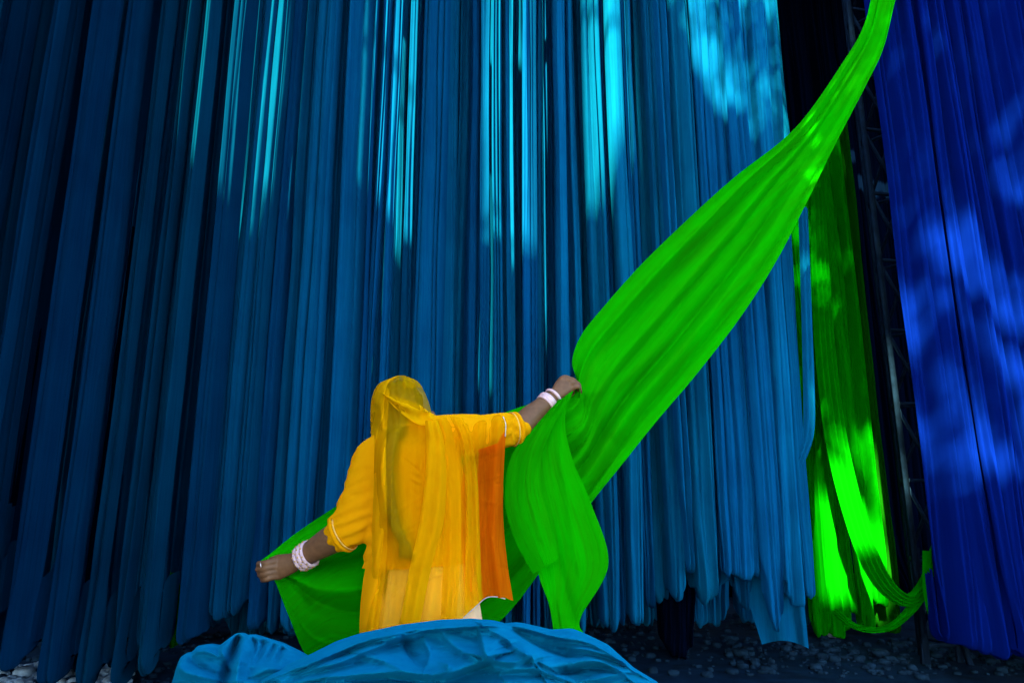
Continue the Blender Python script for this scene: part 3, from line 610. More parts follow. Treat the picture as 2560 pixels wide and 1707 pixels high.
# folds that gather at the raised fist
f += fold_field(px, py, [([(1440, 960), (1520, 900), (1640, 800)], 20, 14, -.03), ([(1445, 985), (1540, 960), (1700, 830)], 26, 16, -.03), ([(1450, 1000), (1500, 1080), (1560, 1120)], 22, 22, .03), ([(1432, 960), (1450, 880), (1520, 790)], 14, 14, .025)])*np.where(s < .6, 1, 0)
G = P(px, py, Y+f)
def set_uv(o, u, v):
    me = o.data; uv = me.uv_layers.new(name='UVMap'); li = np.empty(len(me.loops), np.int32); me.loops.foreach_get('vertex_index', li)
    uv.data.foreach_set('uv', np.stack([u.ravel()[li], v.ravel()[li]], -1).ravel().astype(np.float32))
gc = empty('green_cloth', tuple(P(1430, 1590, 2.4)-np.array([0, 0, .6]))); tag(gc, 'long bright green cloth sweeping from the top right to the woman\'s two hands', 'cloth')
sh_ = grid_obj('main_sheet', G, M['sail'], gc); set_uv(sh_, t*np.clip(wid*1.3, .15, 1)+0*s, s*2.2+0*t)
def flap(name, le, re, fn, mat, parent, n=110, m=70):
    a = catmull(le, n); b = catmull(re, n)
    t = np.linspace(0, 1, m)[None, :]; s = np.linspace(0, 1, n)[:, None]
    px = a[:, 0:1]*(1-t)+b[:, 0:1]*t; py = a[:, 1:2]*(1-t)+b[:, 1:2]*t; Y = a[:, 2:3]*(1-t)+b[:, 2:3]*t
    o = grid_obj(name, P(px, py, Y+fn(px, py, s, t)), M[mat], parent); set_uv(o, t*.45+0*s, s*.9+0*t+3)
    return o
flap('hanging_flap', [(1398, 1000, 2.60), (1340, 1080, 2.50), (1318, 1180, 2.46), (1332, 1320, 2.44), (1345, 1430, 2.43), (1372, 1510, 2.42), (1384, 1580, 2.42), (1392, 1660, 2.42)],
     [(1434, 975, 2.62), (1412, 1050, 2.56), (1432, 1150, 2.53), (1478, 1258, 2.50), (1521, 1410, 2.48), (1452, 1543, 2.47), (1462, 1588, 2.46), (1490, 1660, 2.46)],
     lambda px, py, s, t: .03*(n2(t*2.5+s, s*3, 4)-.5)+.012*np.sin(t*9+s*3)*sstep(.2, .0, s)+.008*(n2(t*9, s*4, 8)-.5)
     + fold_field(px, py, [([(1425, 1000), (1400, 1120), (1420, 1250), (1440, 1400)], 30, 16, -.03), ([(1400, 1420), (1420, 1500), (1440, 1570)], 14, 14, .03), ([(1455, 1180), (1490, 1300), (1515, 1400)], 26, 26, -.025)]), 'sail', gc)
flap('inner_flap', [(1385, 1005, 2.58), (1312, 1085, 2.46), (1272, 1160, 2.42), (1262, 1260, 2.39), (1290, 1355, 2.37), (1332, 1434, 2.36)],
     [(1428, 985, 2.60), (1382, 1070, 2.48), (1352, 1150, 2.43), (1352, 1220, 2.40), (1376, 1310, 2.38), (1397, 1396, 2.37)],
     lambda px, py, s, t: .03*(n2(t*2+s*2, s*2.5, 14)-.5)+.015*np.sin(t*10+s*2)*sstep(.3, .0, s)-.05*np.sin(np.pi*t)*(1-.4*s)
     + fold_field(px, py, [([(1400, 1010), (1335, 1110), (1325, 1230), (1350, 1340)], 18, 12, -.02), ([(1370, 1040), (1300, 1130), (1290, 1260)], 16, 16, .018)]), 'sail', gc)

# ------------------------------------------------------------------ heap of blue cloth in front
def heap(name, sil, folds, Yr, label, px0, px1, n=300, m=110, depth=.42, seed=1, pybot=1860, amp=1.0):
    sil = np.array(sil, float)
    pxs = np.linspace(px0, px1, n)
    top = np.interp(pxs, sil[:, 0], sil[:, 1])
    k = np.hanning(9); k /= k.sum(); top = np.convolve(np.pad(top, 4, mode='edge'), k, 'valid')
    qb = np.linspace(1, 0, 14)[:-1]; qf = np.linspace(0, 1, m)**1.15
    rows = []
    for q in qb:      # rear slope, hidden from the front
        rows.append(P(pxs, top+q*q*10, Yr+.02)+np.stack([0*pxs, q*.40+0*pxs, -.75*(1-np.cos(q*np.pi/2))+0*pxs], -1))
    Q = qf[:, None]; PX = np.broadcast_to(pxs[None, :], (m, n)); PY = top[None, :]+Q*(pybot-top[None, :])
    f = fold_field(PX, PY, [(a, b*1.5, c*1.0, h*3.5) for a, b, c, h in folds])*amp
    f += .06*(fbm(PX/150., PY/70., seed, 3)-.45)+.045*(np.abs(fbm(PX/80.+PY/60., PY/34.-PX/110., seed+5, 2)-.45)*-2+.3)+.016*(np.abs(fbm(PX/26.+PY/20., PY/14., seed+9, 2)-.4)*-2+.3)
    f *= sstep(0, .06, Q)*.85+.15
    PYd = PY-260*f*sstep(0, .25, Q)*.25
    Yq = Yr-depth*Q**.8-f
    Gf = P(PX, PYd, Yq)
    G = np.concatenate([np.array(rows), Gf], 0)
    # skirt down to the ground
    last = G[-1]; rows2 = []
    for q in (.25, .5, .75, 1.0):
        r = last.copy(); r[:, 2] = last[:, 2]*(1-q)+.03*q; r[:, 1] = last[:, 1]-.35*q+.05*np.sin(pxs/40.)*q; rows2.append(r)
    G = np.concatenate([G, np.array(rows2)], 0)
    o = grid_obj(name, G, M['heap'], origin=tuple(P((px0+px1)/2, 1700, Yr)*np.array([1, 1, 0])))
    return tag(o, label, 'cloth', 'blue cloth heaped in front')
heap('cloth_heap', [(560, 1760), (600, 1712), (690, 1672), (770, 1637), (840, 1602), (900, 1582), (1000, 1561), (1100, 1548), (1180, 1545), (1235, 1550), (1262, 1557), (1290, 1554), (1312, 1557), (1380, 1573), (1430, 1570), (1462, 1582), (1520, 1610), (1585, 1668), (1645, 1704), (1680, 1760)],
     [([(960, 1604), (1060, 1576), (1150, 1568), (1255, 1562), (1300, 1566), (1390, 1592), (1480, 1612), (1590, 1680)], 16, 5, .030),
      ([(770, 1668), (850, 1630), (920, 1602), (1010, 1582)], 20, 5, .032), ([(820, 1676), (900, 1642), (985, 1602), (1040, 1592)], 14, 5, .026),
      ([(1203, 1570), (1206, 1610), (1212, 1645), (1224, 1662)], 34, 5, .034), ([(1212, 1568), (1262, 1598), (1300, 1640), (1340, 1660)], 44, 9, .024),
      ([(820, 1704), (960, 1690), (1060, 1696), (1120, 1692), (1180, 1670), (1228, 1654)], 30, 5, .050), ([(1118, 1692), (1122, 1676), (1108, 1664)], 8, 6, .024),
      ([(1215, 1655), (1280, 1668), (1325, 1650), (1336, 1664)], 30, 6, .036), ([(1330, 1648), (1350, 1672), (1380, 1690)], 10, 10, -.022),
      ([(1250, 1684), (1330, 1678), (1376, 1690), (1410, 1702)], 18, 5, .034), ([(1370, 1688), (1420, 1680), (1455, 1674)], 9, 9, -.026),
      ([(1430, 1622), (1480, 1632), (1560, 1655), (1650, 1704)], 18, 5, .030), ([(1418, 1668), (1460, 1660), (1510, 1664), (1560, 1692)], 18, 5, .040), ([(1470, 1708), (1520, 1698), (1562, 1688)], 14, 5, .034),
      ([(1000, 1578), (1030, 1640), (1080, 1695)], 12, 9, -.018), ([(1110, 1590), (1150, 1630), (1195, 1660)], 14, 8, .018), ([(1280, 1566), (1340, 1610), (1440, 1645)], 14, 12, -.028), ([(900, 1640), (960, 1660), (1010, 1690)], 16, 8, .018), ([(1060, 1600), (1075, 1640), (1060, 1680)], 10, 6, .016),
      ([(700, 1725), (820, 1712), (960, 1722), (1100, 1720)], 16, 6, .034), ([(1140, 1730), (1260, 1716), (1400, 1722)], 16, 6, .034), ([(640, 1712), (720, 1680), (800, 1652)], 10, 6, .018), ([(700, 1700), (800, 1676), (880, 1660)], 14, 6, .02)],
     1.80, 'large heap of crumpled blue cloth across the bottom in front of the woman', 556, 1684, n=430, m=170, seed=3)
heap('cloth_bundle', [(400, 1770), (432, 1700), (440, 1668), (450, 1642), (470, 1629), (482, 1628), (492, 1614), (520, 1608), (548, 1613), (565, 1600), (588, 1583), (600, 1580), (612, 1588), (628, 1584), (660, 1594), (700, 1606), (745, 1628), (790, 1655), (850, 1720)],
     [([(600, 1582), (588, 1610), (572, 1650), (556, 1707)], 12, 10, -.05), ([(566, 1602), (556, 1630), (570, 1660)], 12, 8, .03), ([(486, 1628), (520, 1630), (545, 1642)], 10, 5, .02), ([(440, 1660), (470, 1690), (540, 1700)], 16, 8, .03),
      ([(610, 1590), (600, 1640), (590, 1700)], 10, 14, .03), ([(630, 1588), (636, 1620), (624, 1650)], 6, 6, -.018), ([(660, 1596), (652, 1625), (640, 1650)], 6, 6, -.018), ([(690, 1604), (676, 1630), (660, 1650)], 5, 5, -.015), ([(480, 1650), (510, 1670), (545, 1690)], 8, 12, -.02),
      ([(710, 1612), (700, 1630), (690, 1650)], 5, 5, -.014), ([(630, 1690), (665, 1678), (700, 1676)], 8, 5, .014)],
     1.93, 'small gathered bundle of blue cloth left of the big heap', 402, 850, n=200, m=90, seed=8)

# ------------------------------------------------------------------ rubble
rs = np.random.RandomState(5)
ico = bmesh.new(); bmesh.ops.create_icosphere(ico, subdivisions=2, radius=1); ico.verts.ensure_lookup_table()
IV = np.array([v.co[:] for v in ico.verts]); IF = np.array([[v.index for v in f.verts] for f in ico.faces]); ico.free()
def stone(r, seed):
    v = IV*(1+.55*(fbm(IV[:, 0]*1.6+seed, IV[:, 1]*1.6+IV[:, 2]*1.1, seed, 3)-.45))[:, None]
    q = np.random.RandomState(seed); v = np.clip(v, -.85, .8)*np.array([1, q.uniform(.7, 1.1), q.uniform(.45, .8)])*r
    a = q.uniform(0, 6.28); ca, sa = np.cos(a), np.sin(a)
    return v@np.array([[ca, sa, 0], [-sa, ca, 0], [0, 0, 1]])
parts = []
protos = [stone(1.0, k) for k in range(14)]
for k in range(1900):
    zone = rs.rand()
    if zone < .45: x, y = rs.uniform(-4.6, -1.6), rs.uniform(3.7, 6.5)
    elif zone < .7: x, y = rs.uniform(.3, 2.6), rs.uniform(4.6, 7)
    else: x, y = rs.uniform(1.6, 4.5), rs.uniform(4.7, 5.8)
    r = .012+.035*rs.rand()**3
    v = protos[k % 14]*r+np.array([x, y, ground_z(x, y)+r*.25]); parts.append((v, IF))
V, F = joinVF(parts); tag(obj_np('rubble', V, F, M['stone'], smooth=False), 'loose grey rubble strewn under the hanging cloths', 'rubble', kind='stuff')
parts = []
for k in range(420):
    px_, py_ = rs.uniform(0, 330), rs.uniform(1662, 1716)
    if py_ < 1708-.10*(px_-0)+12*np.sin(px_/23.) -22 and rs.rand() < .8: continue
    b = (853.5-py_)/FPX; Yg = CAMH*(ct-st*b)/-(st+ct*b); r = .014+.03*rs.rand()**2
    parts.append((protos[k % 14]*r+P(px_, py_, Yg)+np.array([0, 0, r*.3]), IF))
V, F = joinVF(parts); tag(obj_np('sunlit_rubble', V, F, M['sunlit_stone'], smooth=False), 'rubble coloured pale as if sunlit, bottom edge at the far left', 'rubble', kind='stuff')  # sunlit patch put into the stone colour
for k, (px_, py_, r, lab) in enumerate([(95, 1655, .06, 'dark rounded stone in the left rubble beside the near-black cloth'), (140, 1640, .075, 'angular stone in the middle of the left rubble'), (180, 1668, .06, 'pale stone at the right of the left rubble'), (60, 1690, .07, 'pale sunlit stone in the bottom left corner'), (150, 1700, .08, 'large stone coloured pale as if sunlit, bottom edge, left rubble'), (215, 1702, .06, 'pale stone at the bottom edge near the long left cloths'), (1850, 1640, .07, 'crumpled stone right of the low near-black cloth'), (2080, 1590, .05, 'small stone coloured bright for a sun glint, below the green cloths'), (2200, 1640, .07, 'stone near the mast foot')]):
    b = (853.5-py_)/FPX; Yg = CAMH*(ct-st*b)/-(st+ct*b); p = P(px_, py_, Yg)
    obj = obj_np('stone', stone(r, 60+k)+p+np.array([0, 0, r*.3]), IF, M['sunlit_stone' if 'pale' in lab or 'bright' in lab else 'stone'], smooth=False, origin=tuple(p)); tag(obj, lab, 'stone', 'larger stones on the ground')  # pale and bright ones have sunlight put into their colour
# ------------------------------------------------------------------ the woman, seen from behind
WY = 2.33
def W(px, py, dy=0.0): return P(px, py, WY+dy)
def remesh(name, parts, mat, parent, voxel=.006, smooth=6, fn=None, cutz=None):
    V, F = joinVF(parts)
    me = bpy.data.meshes.new('tmp'); me.from_pydata([tuple(v) for v in V], [], [tuple(int(i) for i in f) for f in F]); me.update()
    o = bpy.data.objects.new('tmp', me); C.objects.link(o)
    r = o.modifiers.new('r', 'REMESH'); r.mode = 'VOXEL'; r.voxel_size = voxel
    if smooth:
        sm = o.modifiers.new('s', 'SMOOTH'); sm.factor = .5; sm.iterations = smooth
    dg = bpy.context.evaluated_depsgraph_get(); ev = o.evaluated_get(dg)
    m2 = bpy.data.meshes.new_from_object(ev); m2.name = name
    bpy.data.objects.remove(o); bpy.data.meshes.remove(me)
    if fn is not None:
        co = np.empty(len(m2.vertices)*3); m2.vertices.foreach_get('co', co); co = co.reshape(-1, 3)
        no = np.empty(len(m2.vertices)*3); m2.vertex_normals.foreach_get('vector', no); no = no.reshape(-1, 3)
        m2.vertices.foreach_set('co', (co+fn(co, no)).ravel()); m2.update()
    if cutz is not None:
        bm = bmesh.new(); bm.from_mesh(m2)
        bmesh.ops.bisect_plane(bm, geom=bm.verts[:]+bm.edges[:]+bm.faces[:], plane_co=(0, 0, cutz), plane_no=(-.06, 0, 1), clear_inner=True)
        bm.to_mesh(m2); bm.free()
    m2.polygons.foreach_set('use_smooth', np.ones(len(m2.polygons), bool)); m2.materials.clear(); m2.materials.append(mat)
    loc = np.array(parent.location); m2.transform(Matrix.Translation(-Vector(tuple(loc))))
    b = bpy.data.objects.new(name, m2); C.objects.link(b); b.parent = parent
    return b
foot = W(1050, 1500); base = np.array([foot[0], WY, 0.0])
per = empty('person', tuple(base)); tag(per, 'woman in translucent yellow veil seen from behind, holding a green cloth wide in both hands', 'person')

shL, shR = W(946, 1150, .0), W(1118, 1092, .02)
elL, wrL = W(872, 1322, -.03), W(748, 1396, .02)
elR, wrR = W(1292, 1072, .14), W(1388, 988, .27)
hc = W(1006, 1026, .03); nb = W(1028, 1108, .0)
ch = W(1034, 1200, .01); wa = W(1042, 1340, .01); pe = W(1048, 1470, .02)
gz = lambda p, z: np.array([p[0], p[1], z])
body = []
body.append(tube([pe+[0, 0, -.1], pe, wa, ch, (shL+shR)/2+[0, .0, .0], nb+[0, 0, .01]], [(.15, .11), (.165, .12), (.135, .10), (.15, .105), (.115, .085), (.055, .055)], seg=28, n=34))
body.append(tube([nb+[0, 0, -.03], nb+[0, .01, .03], hc+[0, .01, -.05]], [.058, .054, .056], seg=20, n=10))
# head: cranium, jaw, nose; turned a little to the right
hv = IV*np.array([.076, .094, .100])+hc+[0, .0, .004]; body.append((hv, None))
fd = np.array([.84, .54, 0]); fd /= np.linalg.norm(fd)
body.append((IV*np.array([.058, .062, .068])+hc+fd*.05+[0, 0, -.055], None))
body.append((IV*np.array([.013, .02, .022])+hc+fd*.115+[0, 0, -.015], None))
body.append((IV*np.array([.022, .014, .012])+hc+fd*.108+[0, 0, -.058], None))
for s_ in (-1, 1):
    sd = np.array([fd[1], -fd[0], 0])*s_
    body.append((IV*np.array([.012, .02, .03])+hc+sd*.08+[0, 0, -.01], None))
fixed = []
for v, f in body:
    if f is None: f = np.hstack([IF, IF[:, 2:3]])
    fixed.append((v, f))
body = fixed
def tri2(v): return (v, np.hstack([IF, IF[:, 2:3]]))
# legs and feet under the skirt
for s_ in (-1, 1):
    hp = pe+[s_*.085, 0, -.06]; kn = gz(hp+[s_*.01, -.01, 0], .45); an = gz(hp+[s_*.02, .01, 0], .09)
    body.append(tube([hp, (hp+kn)/2, kn, (kn*2+an)/3, an], [.095, .082, .056, .055, .036], seg=18, n=22, up=(0, 1, .001)))
    body.append(tube([an+[0, -.03, -.05], an+[s_*.01, .06, -.055], an+[s_*.02, .16, -.07]], [(.035, .035), (.042, .03), (.035, .018)], seg=14, n=10, up=(0, 0, 1)))
# arms
body.append(tube([shL+[.05, 0, .0], shL, (shL+elL)/2, elL, elL*.65+wrL*.35, wrL*.85+elL*.15, wrL], [.062, .060, .052, .047, .047, .034, .029], seg=20, n=40))
body.append(tube([shR+[-.05, 0, -.01], shR, (shR+elR)/2, elR, elR*.65+wrR*.35, wrR*.85+elR*.15, wrR], [.062, .058, .050, .045, .044, .031, .027], seg=20, n=40))
# left hand: palm, four stacked fingers closed on the cloth, thumb on top
def hpath(pts): return [W(*p) for p in pts]
body.append(tube(hpath([(752, 1396, .02), (725, 1408, .02), (698, 1416, .025), (682, 1418, .03)]), [(.027, .023), (.034, .022), (.040, .022), (.036, .018)], seg=18, n=14, up=(0, -1, 0)))
for (y0, L, r) in ((1400, 44, .0105), (1413, 46, .0108), (1426, 40, .0100), (1438, 31, .0088)):
    sl_ = (y0-1400)*.25
    body.append(tube(hpath([(700, y0+3, .025), (680, y0+4, .005), (680-L*.45, y0+8+sl_*.2, .0), (680-L*.75, y0+9+sl_*.2, .022), (680-L*.5, y0+9, .055), (690-L*.25, y0+8, .062)]), [r*1.15, r*1.15, r*1.02, r*.97, r*.92, r*.8], seg=12, n=26, up=(0, 0, 1)))
body.append(tube(hpath([(722, 1402, .035), (702, 1396, .05), (684, 1397, .06), (668, 1404, .062)]), [.017, .0145, .0125, .010], seg=12, n=18, up=(0, 0, 1)))
# right hand: fist seen from the back, knuckles up and right
body.append(tube(hpath([(1386, 990, .265), (1400, 976, .28), (1413, 962, .30), (1420, 955, .31)]), [(.025, .021), (.033, .021), (.038, .021), (.036, .018)], seg=18, n=14, up=(0, -1, 0)))
for k_, (kx, ky, L, r) in enumerate(((1405, 945, 1.0, .0103), (1417, 948, 1.08, .0106), (1428, 956, 1.0, .0098), (1434, 966, .82, .0086))):
    body.append(tube(hpath([(kx-6, ky+9, .30), (kx+3, ky+1, .295), (kx+16*L, ky+3, .305), (kx+20*L, ky+13, .325), (kx+13*L, ky+20, .35), (kx+3, ky+18, .345)]), [r*1.15, r*1.15, r*1.0, r*.97, r*.92, r*.8], seg=12, n=26, up=(0, -1, .01)))
body.append(tube(hpath([(1396, 985, .285), (1412, 988, .31), (1428, 984, .335), (1438, 975, .35)]), [.016, .0138, .012, .0095], seg=12, n=18, up=(0, -1, .01)))
remesh('body', body, M['skin'], per, voxel=.0036, smooth=2)

# hair: cap, nape and long braid with tassel
hair = [tri2(IV*np.array([.079, .096, .103])+hc+[-.002, -.012, .004])]
hair.append(tri2(IV*np.array([.06, .05, .06])+hc+[-.006, -.06, -.06]))
remesh('hair', hair, M['hair'], per, voxel=.006, smooth=3, fn=lambda c, n: n*(.004*np.sin(c[:, 0:1]*260+c[:, 2:3]*60)))
bp_ = [(985, 1085, -.11), (972, 1130, -.145), (970, 1190, -.155), (976, 1250, -.16), (988, 1310, -.16), (1004, 1345, -.16)]
br = catmull([W(*p) for p in bp_], 60); L3 = []
for k_ in range(3):
    ph = np.linspace(0, 30, 60)+k_*2.094
    L3.append(tube(br+np.stack([.009*np.sin(ph), .006*np.sin(2*ph), 0*ph], -1), np.interp(np.arange(60), [0, 10, 59], [.014, .013, .009]), seg=10))
V, F = joinVF(L3); obj_np('braid', V, F, M['hair'], per)
for k_, dx in enumerate((-9, 2, 13)):
    V, F = tube([W(1004, 1340, -.16), W(1010+dx, 1365, -.16), W(1012+dx*1.1, 1392, -.155)], [.006, .005, .006], seg=8, n=14, up=(0, 1, 0)); obj_np('braid_tassel', V, F, M['hair'], per)

# kurta with elbow sleeves
def wrinkle(c, n):
    f = fbm(c[:, 0]*16+c[:, 2]*6, c[:, 2]*26-c[:, 0]*9+c[:, 1]*7, 3, 3)-.45
    # rings of crease round the sleeves
    d = np.minimum(np.linalg.norm(c-elL, axis=1), np.linalg.norm(c-elR, axis=1))
    g = np.exp(-(d/.16)**2)
    ax = c[:, 0]*.4+c[:, 2]*.9
    return n*(.010*f+.0045*g*np.sin(np.where(c[:, 0] < 0, c[:, 2]*150-c[:, 0]*60, c[:, 0]*140+c[:, 2]*40)+6*f))[:, None]
ku = [tube([pe+[0, 0, .02], wa, ch, (shL+shR)/2+[0, 0, .02], nb+[0, 0, .0]], [(.195, .14), (.170, .125), (.175, .128), (.135, .105), (.062, .062)], seg=28, n=40)]
eL2 = elL*.9+wrL*.1; eR2 = elR*1.0
ku.append(tube([shL+[.06, 0, .0], shL+[.0, 0, .005], (shL+elL)/2, elL*.92+shL*.08, eL2+[.0, 0, 0]], [.085, .080, .072, .066, .063], seg=22, n=30))
ku.append(tube([shR+[-.08, 0, -.015], shR, (shR+elR)/2, elR*.85+shR*.15, elR*.97+shR*.03], [.085, .078, .068, .060, .057], seg=22, n=30))
remesh('kurta', ku, M['yellow'], per, voxel=.0055, smooth=8, fn=wrinkle, cutz=float(W(1050, 1405, -.12)[2]))
def ring(c, ax, R, r, mat, name, seg=48, s2=12, fn=None, flat=1.0):
    ax = np.array(ax, float); ax /= np.linalg.norm(ax); a = np.cross(ax, [0, 1, .01]); a /= np.linalg.norm(a); b = np.cross(ax, a)
    th = np.linspace(0, 2*np.pi, seg, endpoint=False)[:, None]; ph = np.linspace(0, 2*np.pi, s2, endpoint=False)[None, :]
    G = c+(a*np.cos(th)[..., None]+b*np.sin(th)[..., None])*(R+r*np.cos(ph))[..., None]+ax*(r*flat*np.sin(ph))[..., None]
    i = np.arange(seg)[:, None]*s2; j = np.arange(s2)[None, :]; i2 = ((np.arange(seg)+1) % seg)[:, None]*s2; j2 = (j+1) % s2
    F = np.stack([i+j, i2+j, i2+j2, i+j2], -1).reshape(-1, 4)
    return obj_np(name, G.reshape(-1, 3), F, mat, per)
ring(eL2+(wrL-elL)*.03, wrL-elL, .0605, .0075, M['yellow'], 'sleeve_cuff'); ring(eL2+(wrL-elL)*-.03, wrL-elL, .0645, .0022, M['piping'], 'cuff_piping')
ring(elR*.985+shR*.015, elR-shR, .0555, .0075, M['yellow'], 'sleeve_cuff'); ring(elR*.93+shR*.07, elR-shR, .0605, .0022, M['piping'], 'cuff_piping')
# bangles
dl = (elL-wrL)/np.linalg.norm(elL-wrL); dr_ = (elR-wrR)/np.linalg.norm(elR-wrR)
def bangle(c, ax, R, r, studs, flat):
    b = ring(c, ax, R, r, M['bangle'], 'bangle', flat=flat)
    if studs:
        ax = np.array(ax)/np.linalg.norm(ax); a = np.cross(ax, [0, 1, .01]); a /= np.linalg.norm(a); bb = np.cross(ax, a); prt = []
        for k_ in range(studs):
            th = 6.283*k_/studs; prt.append((IV*.0030+c+(a*np.cos(th)+bb*np.sin(th))*(R+r*.95)+ax*.003*(k_ % 2*2-1), IF))
        V, F = joinVF(prt); o = obj_np('stud_ring', V, F, M['gold']); o.parent = b; o.matrix_parent_inverse = b.matrix_world.inverted()
for d, R, r, sd, fl in ((.012, .038, .0052, 20, 1.2), (.027, .039, .0060, 22, 1.6), (.043, .0405, .0052, 20, 1.2)):
    bangle(wrL+dl*d+[0, 0, -.004], dl+np.array([.1, -.15, 0]), R, r, sd, fl)
for d, R, r, sd, fl in ((.012, .034, .005, 0, 1.3), (.050, .036, .0065, 0, 2.0), (.066, .0365, .004, 0, 1.2)):
    bangle(wrR+dr_*d, dr_+np.array([.05, .25, 0]), R, r, sd, fl)
ring(W(655, 1412, .005), W(690, 1405, 0)-W(650, 1413, 0), .0118, .0022, M['silver'], 'finger_ring', seg=24, s2=8)
ring(W(1440, 962, .31), W(1440, 972, .325)-W(1432, 955, .30), .0112, .002, M['silver'], 'finger_ring', seg=24, s2=8)
# skirt to the ground
nz2, na = 60, 140
tz = np.linspace(0, 1, nz2)[:, None]; an = np.linspace(0, 2*np.pi, na, endpoint=False)[None, :]
zt_ = wa[2]-.07; R = .160+.15*tz**1.2; Z = zt_*(1-tz)+.03*tz
pl = 1+.10*sstep(.05, .6, tz)*np.sin(an*17+2*n1(tz*2+an, 3))+.03*np.sin(an*31+tz*4)
G = np.stack([base[0]+.01+R*pl*np.cos(an), WY+.02+R*.78*pl*np.sin(an), Z+0*an], -1)
grid_obj('skirt', G, M['skirt'], per, wrap=True)

# ------------------------------------------------------------------ veil draped over head, back and right shoulder
dg = bpy.context.evaluated_depsgraph_get()
def bvh_of(names):
    vs, fs, o_ = [], [], 0
    for ob in per.children:
        if ob.name.split('.')[0] in names:
            mw = Matrix.Translation(per.location) if ob.parent else Matrix()
            me = ob.data; mm = ob.matrix_world if False else Matrix.Translation(Vector(per.location))@ob.matrix_parent_inverse@ob.matrix_basis
            co = np.empty(len(me.vertices)*3); me.vertices.foreach_get('co', co); co = co.reshape(-1, 3)
            mat4 = np.array(mm); co = co@mat4[:3, :3].T+mat4[:3, 3]
            vs.append(co); fs += [[i+o_ for i in p.vertices] for p in me.polygons]; o_ += len(co)
    V = np.vstack(vs); return BVHTree.FromPolygons([tuple(v) for v in V], fs)
tree_b = bvh_of(('body', 'kurta', 'hair', 'skirt', 'braid', 'braid_tassel'))
def body_depth(PX, PY):
    D = np.full(PX.shape, np.nan); cl = Vector((0, 0, CAMH))
    for idx in np.ndindex(PX.shape):
        q = Vector(tuple(P(PX[idx], PY[idx], 2.3))); h = tree_b.ray_cast(cl, (q-cl).normalized(), 6)
        if h[0] is not None and h[0].y < 2.75: D[idx] = h[0].y
    return D
def drape(le, re, n, m, gap=.010, iters=120, fill=2.40, tight=.6, tpow=None):
    a = catmull(le, n); b = catmull(re, n); t = np.linspace(0, 1, m)[None, :]
    px = a[:, 0:1]*(1-t)+b[:, 0:1]*t; py = a[:, 1:2]*(1-t)+b[:, 1:2]*t
    D = body_depth(px, py); miss = np.isnan(D); lim = np.where(miss, fill, D-gap)
    d = lim.copy()
    for _ in range(iters):
        e = np.pad(d, 1, mode='edge'); avg = (e[:-2, 1:-1]+e[2:, 1:-1]+e[1:-1, :-2]+e[1:-1, 2:])/4
        d = np.minimum(lim, d*(1-tight)+avg*tight)
    # final soft blur keeps it off the body
    for _ in range(4):
        e = np.pad(d, 1, mode='edge'); d = (e[:-2, 1:-1]+e[2:, 1:-1]+e[1:-1, :-2]+e[1:-1, 2:])/4
    return px, py, d, t*np.ones_like(px), np.linspace(0, 1, n)[:, None]*np.ones_like(px)
vl = empty('veil_root', tuple(base)) if False else per
# 1 hood and long back panel
le = [(995, 938), (947, 960), (929, 1000), (926, 1050), (928, 1110), (926, 1220), (922, 1330), (918, 1430), (908, 1520), (898, 1640)]
re = [(1010, 938), (1046, 955), (1068, 995), (1080, 1035), (1084, 1050), (1092, 1120), (1096, 1220), (1080, 1340), (1060, 1440), (1030, 1640)]
px, py, d, t, s = drape(le, re, 220, 100, gap=.012, fill=2.36)
f = .010*(n2(t*5+s*2, s*3, 4)-.5)+.004*(n2(t*16, s*4, 6)-.5)
f += fold_field(px, py, [([(962, 985), (1010, 1010), (1050, 1022), (1084, 1046)], 9, 20, -.020), ([(975, 960), (1020, 1000), (1060, 1030)], 7, 10, -.008), ([(1015, 955), (1045, 990), (1072, 1030)], 7, 7, -.007),
     ([(960, 1090), (1010, 1065), (1080, 1052)], 7, 9, -.008), ([(940, 1060), (938, 1200), (936, 1400), (925, 1580)], 14, 14, -.010), ([(985, 1110), (978, 1250), (980, 1400), (970, 1600)], 5, 5, -.008), ([(1000, 1330), (1060, 1290), (1090, 1250)], 6, 6, -.006), ([(1078, 1060), (1060, 1130), (1045, 1190)], 10, 10, -.012)])
rsv = np.random.RandomState(4)
cr_ = []
for q in range(26):
    x0_, y0_ = rsv.uniform(935, 1085), rsv.uniform(960, 1500); a_ = rsv.choice([1.5, 1.75, .5, 2.4])+rsv.uniform(-.25, .25); L_ = rsv.uniform(40, 130)
    cr_.append(([(x0_, y0_), (x0_+L_*.5*np.cos(a_)+rsv.uniform(-7, 7), y0_+L_*.5*np.sin(a_)), (x0_+L_*np.cos(a_), y0_+L_*np.sin(a_))], 3.2, 3.2, rsv.choice([-.008, -.006, .005])))
f += fold_field(px, py, cr_)
wrapL = .11*np.exp(-(t/.05)**1.2)*sstep(.0, .02, s); wrapR = .07*np.exp(-((1-t)/.05)**1.2)*(1-sstep(.25, .5, s))
topw = .10*np.exp(-(s/.02)**1.3)
veil = empty('veil', tuple(base)); veil.parent = per; veil.matrix_parent_inverse = Matrix.Translation(per.location).inverted()
def vpart(name, px, py, Y, mat, **k):
    G = P(px, py, Y); return grid_obj(name, G, mat, per, **k)
bpy.data.objects.remove(veil)
Yv = d+f+wrapL+wrapR+topw
vpart('veil_back', px, py, Yv, M['veil'])
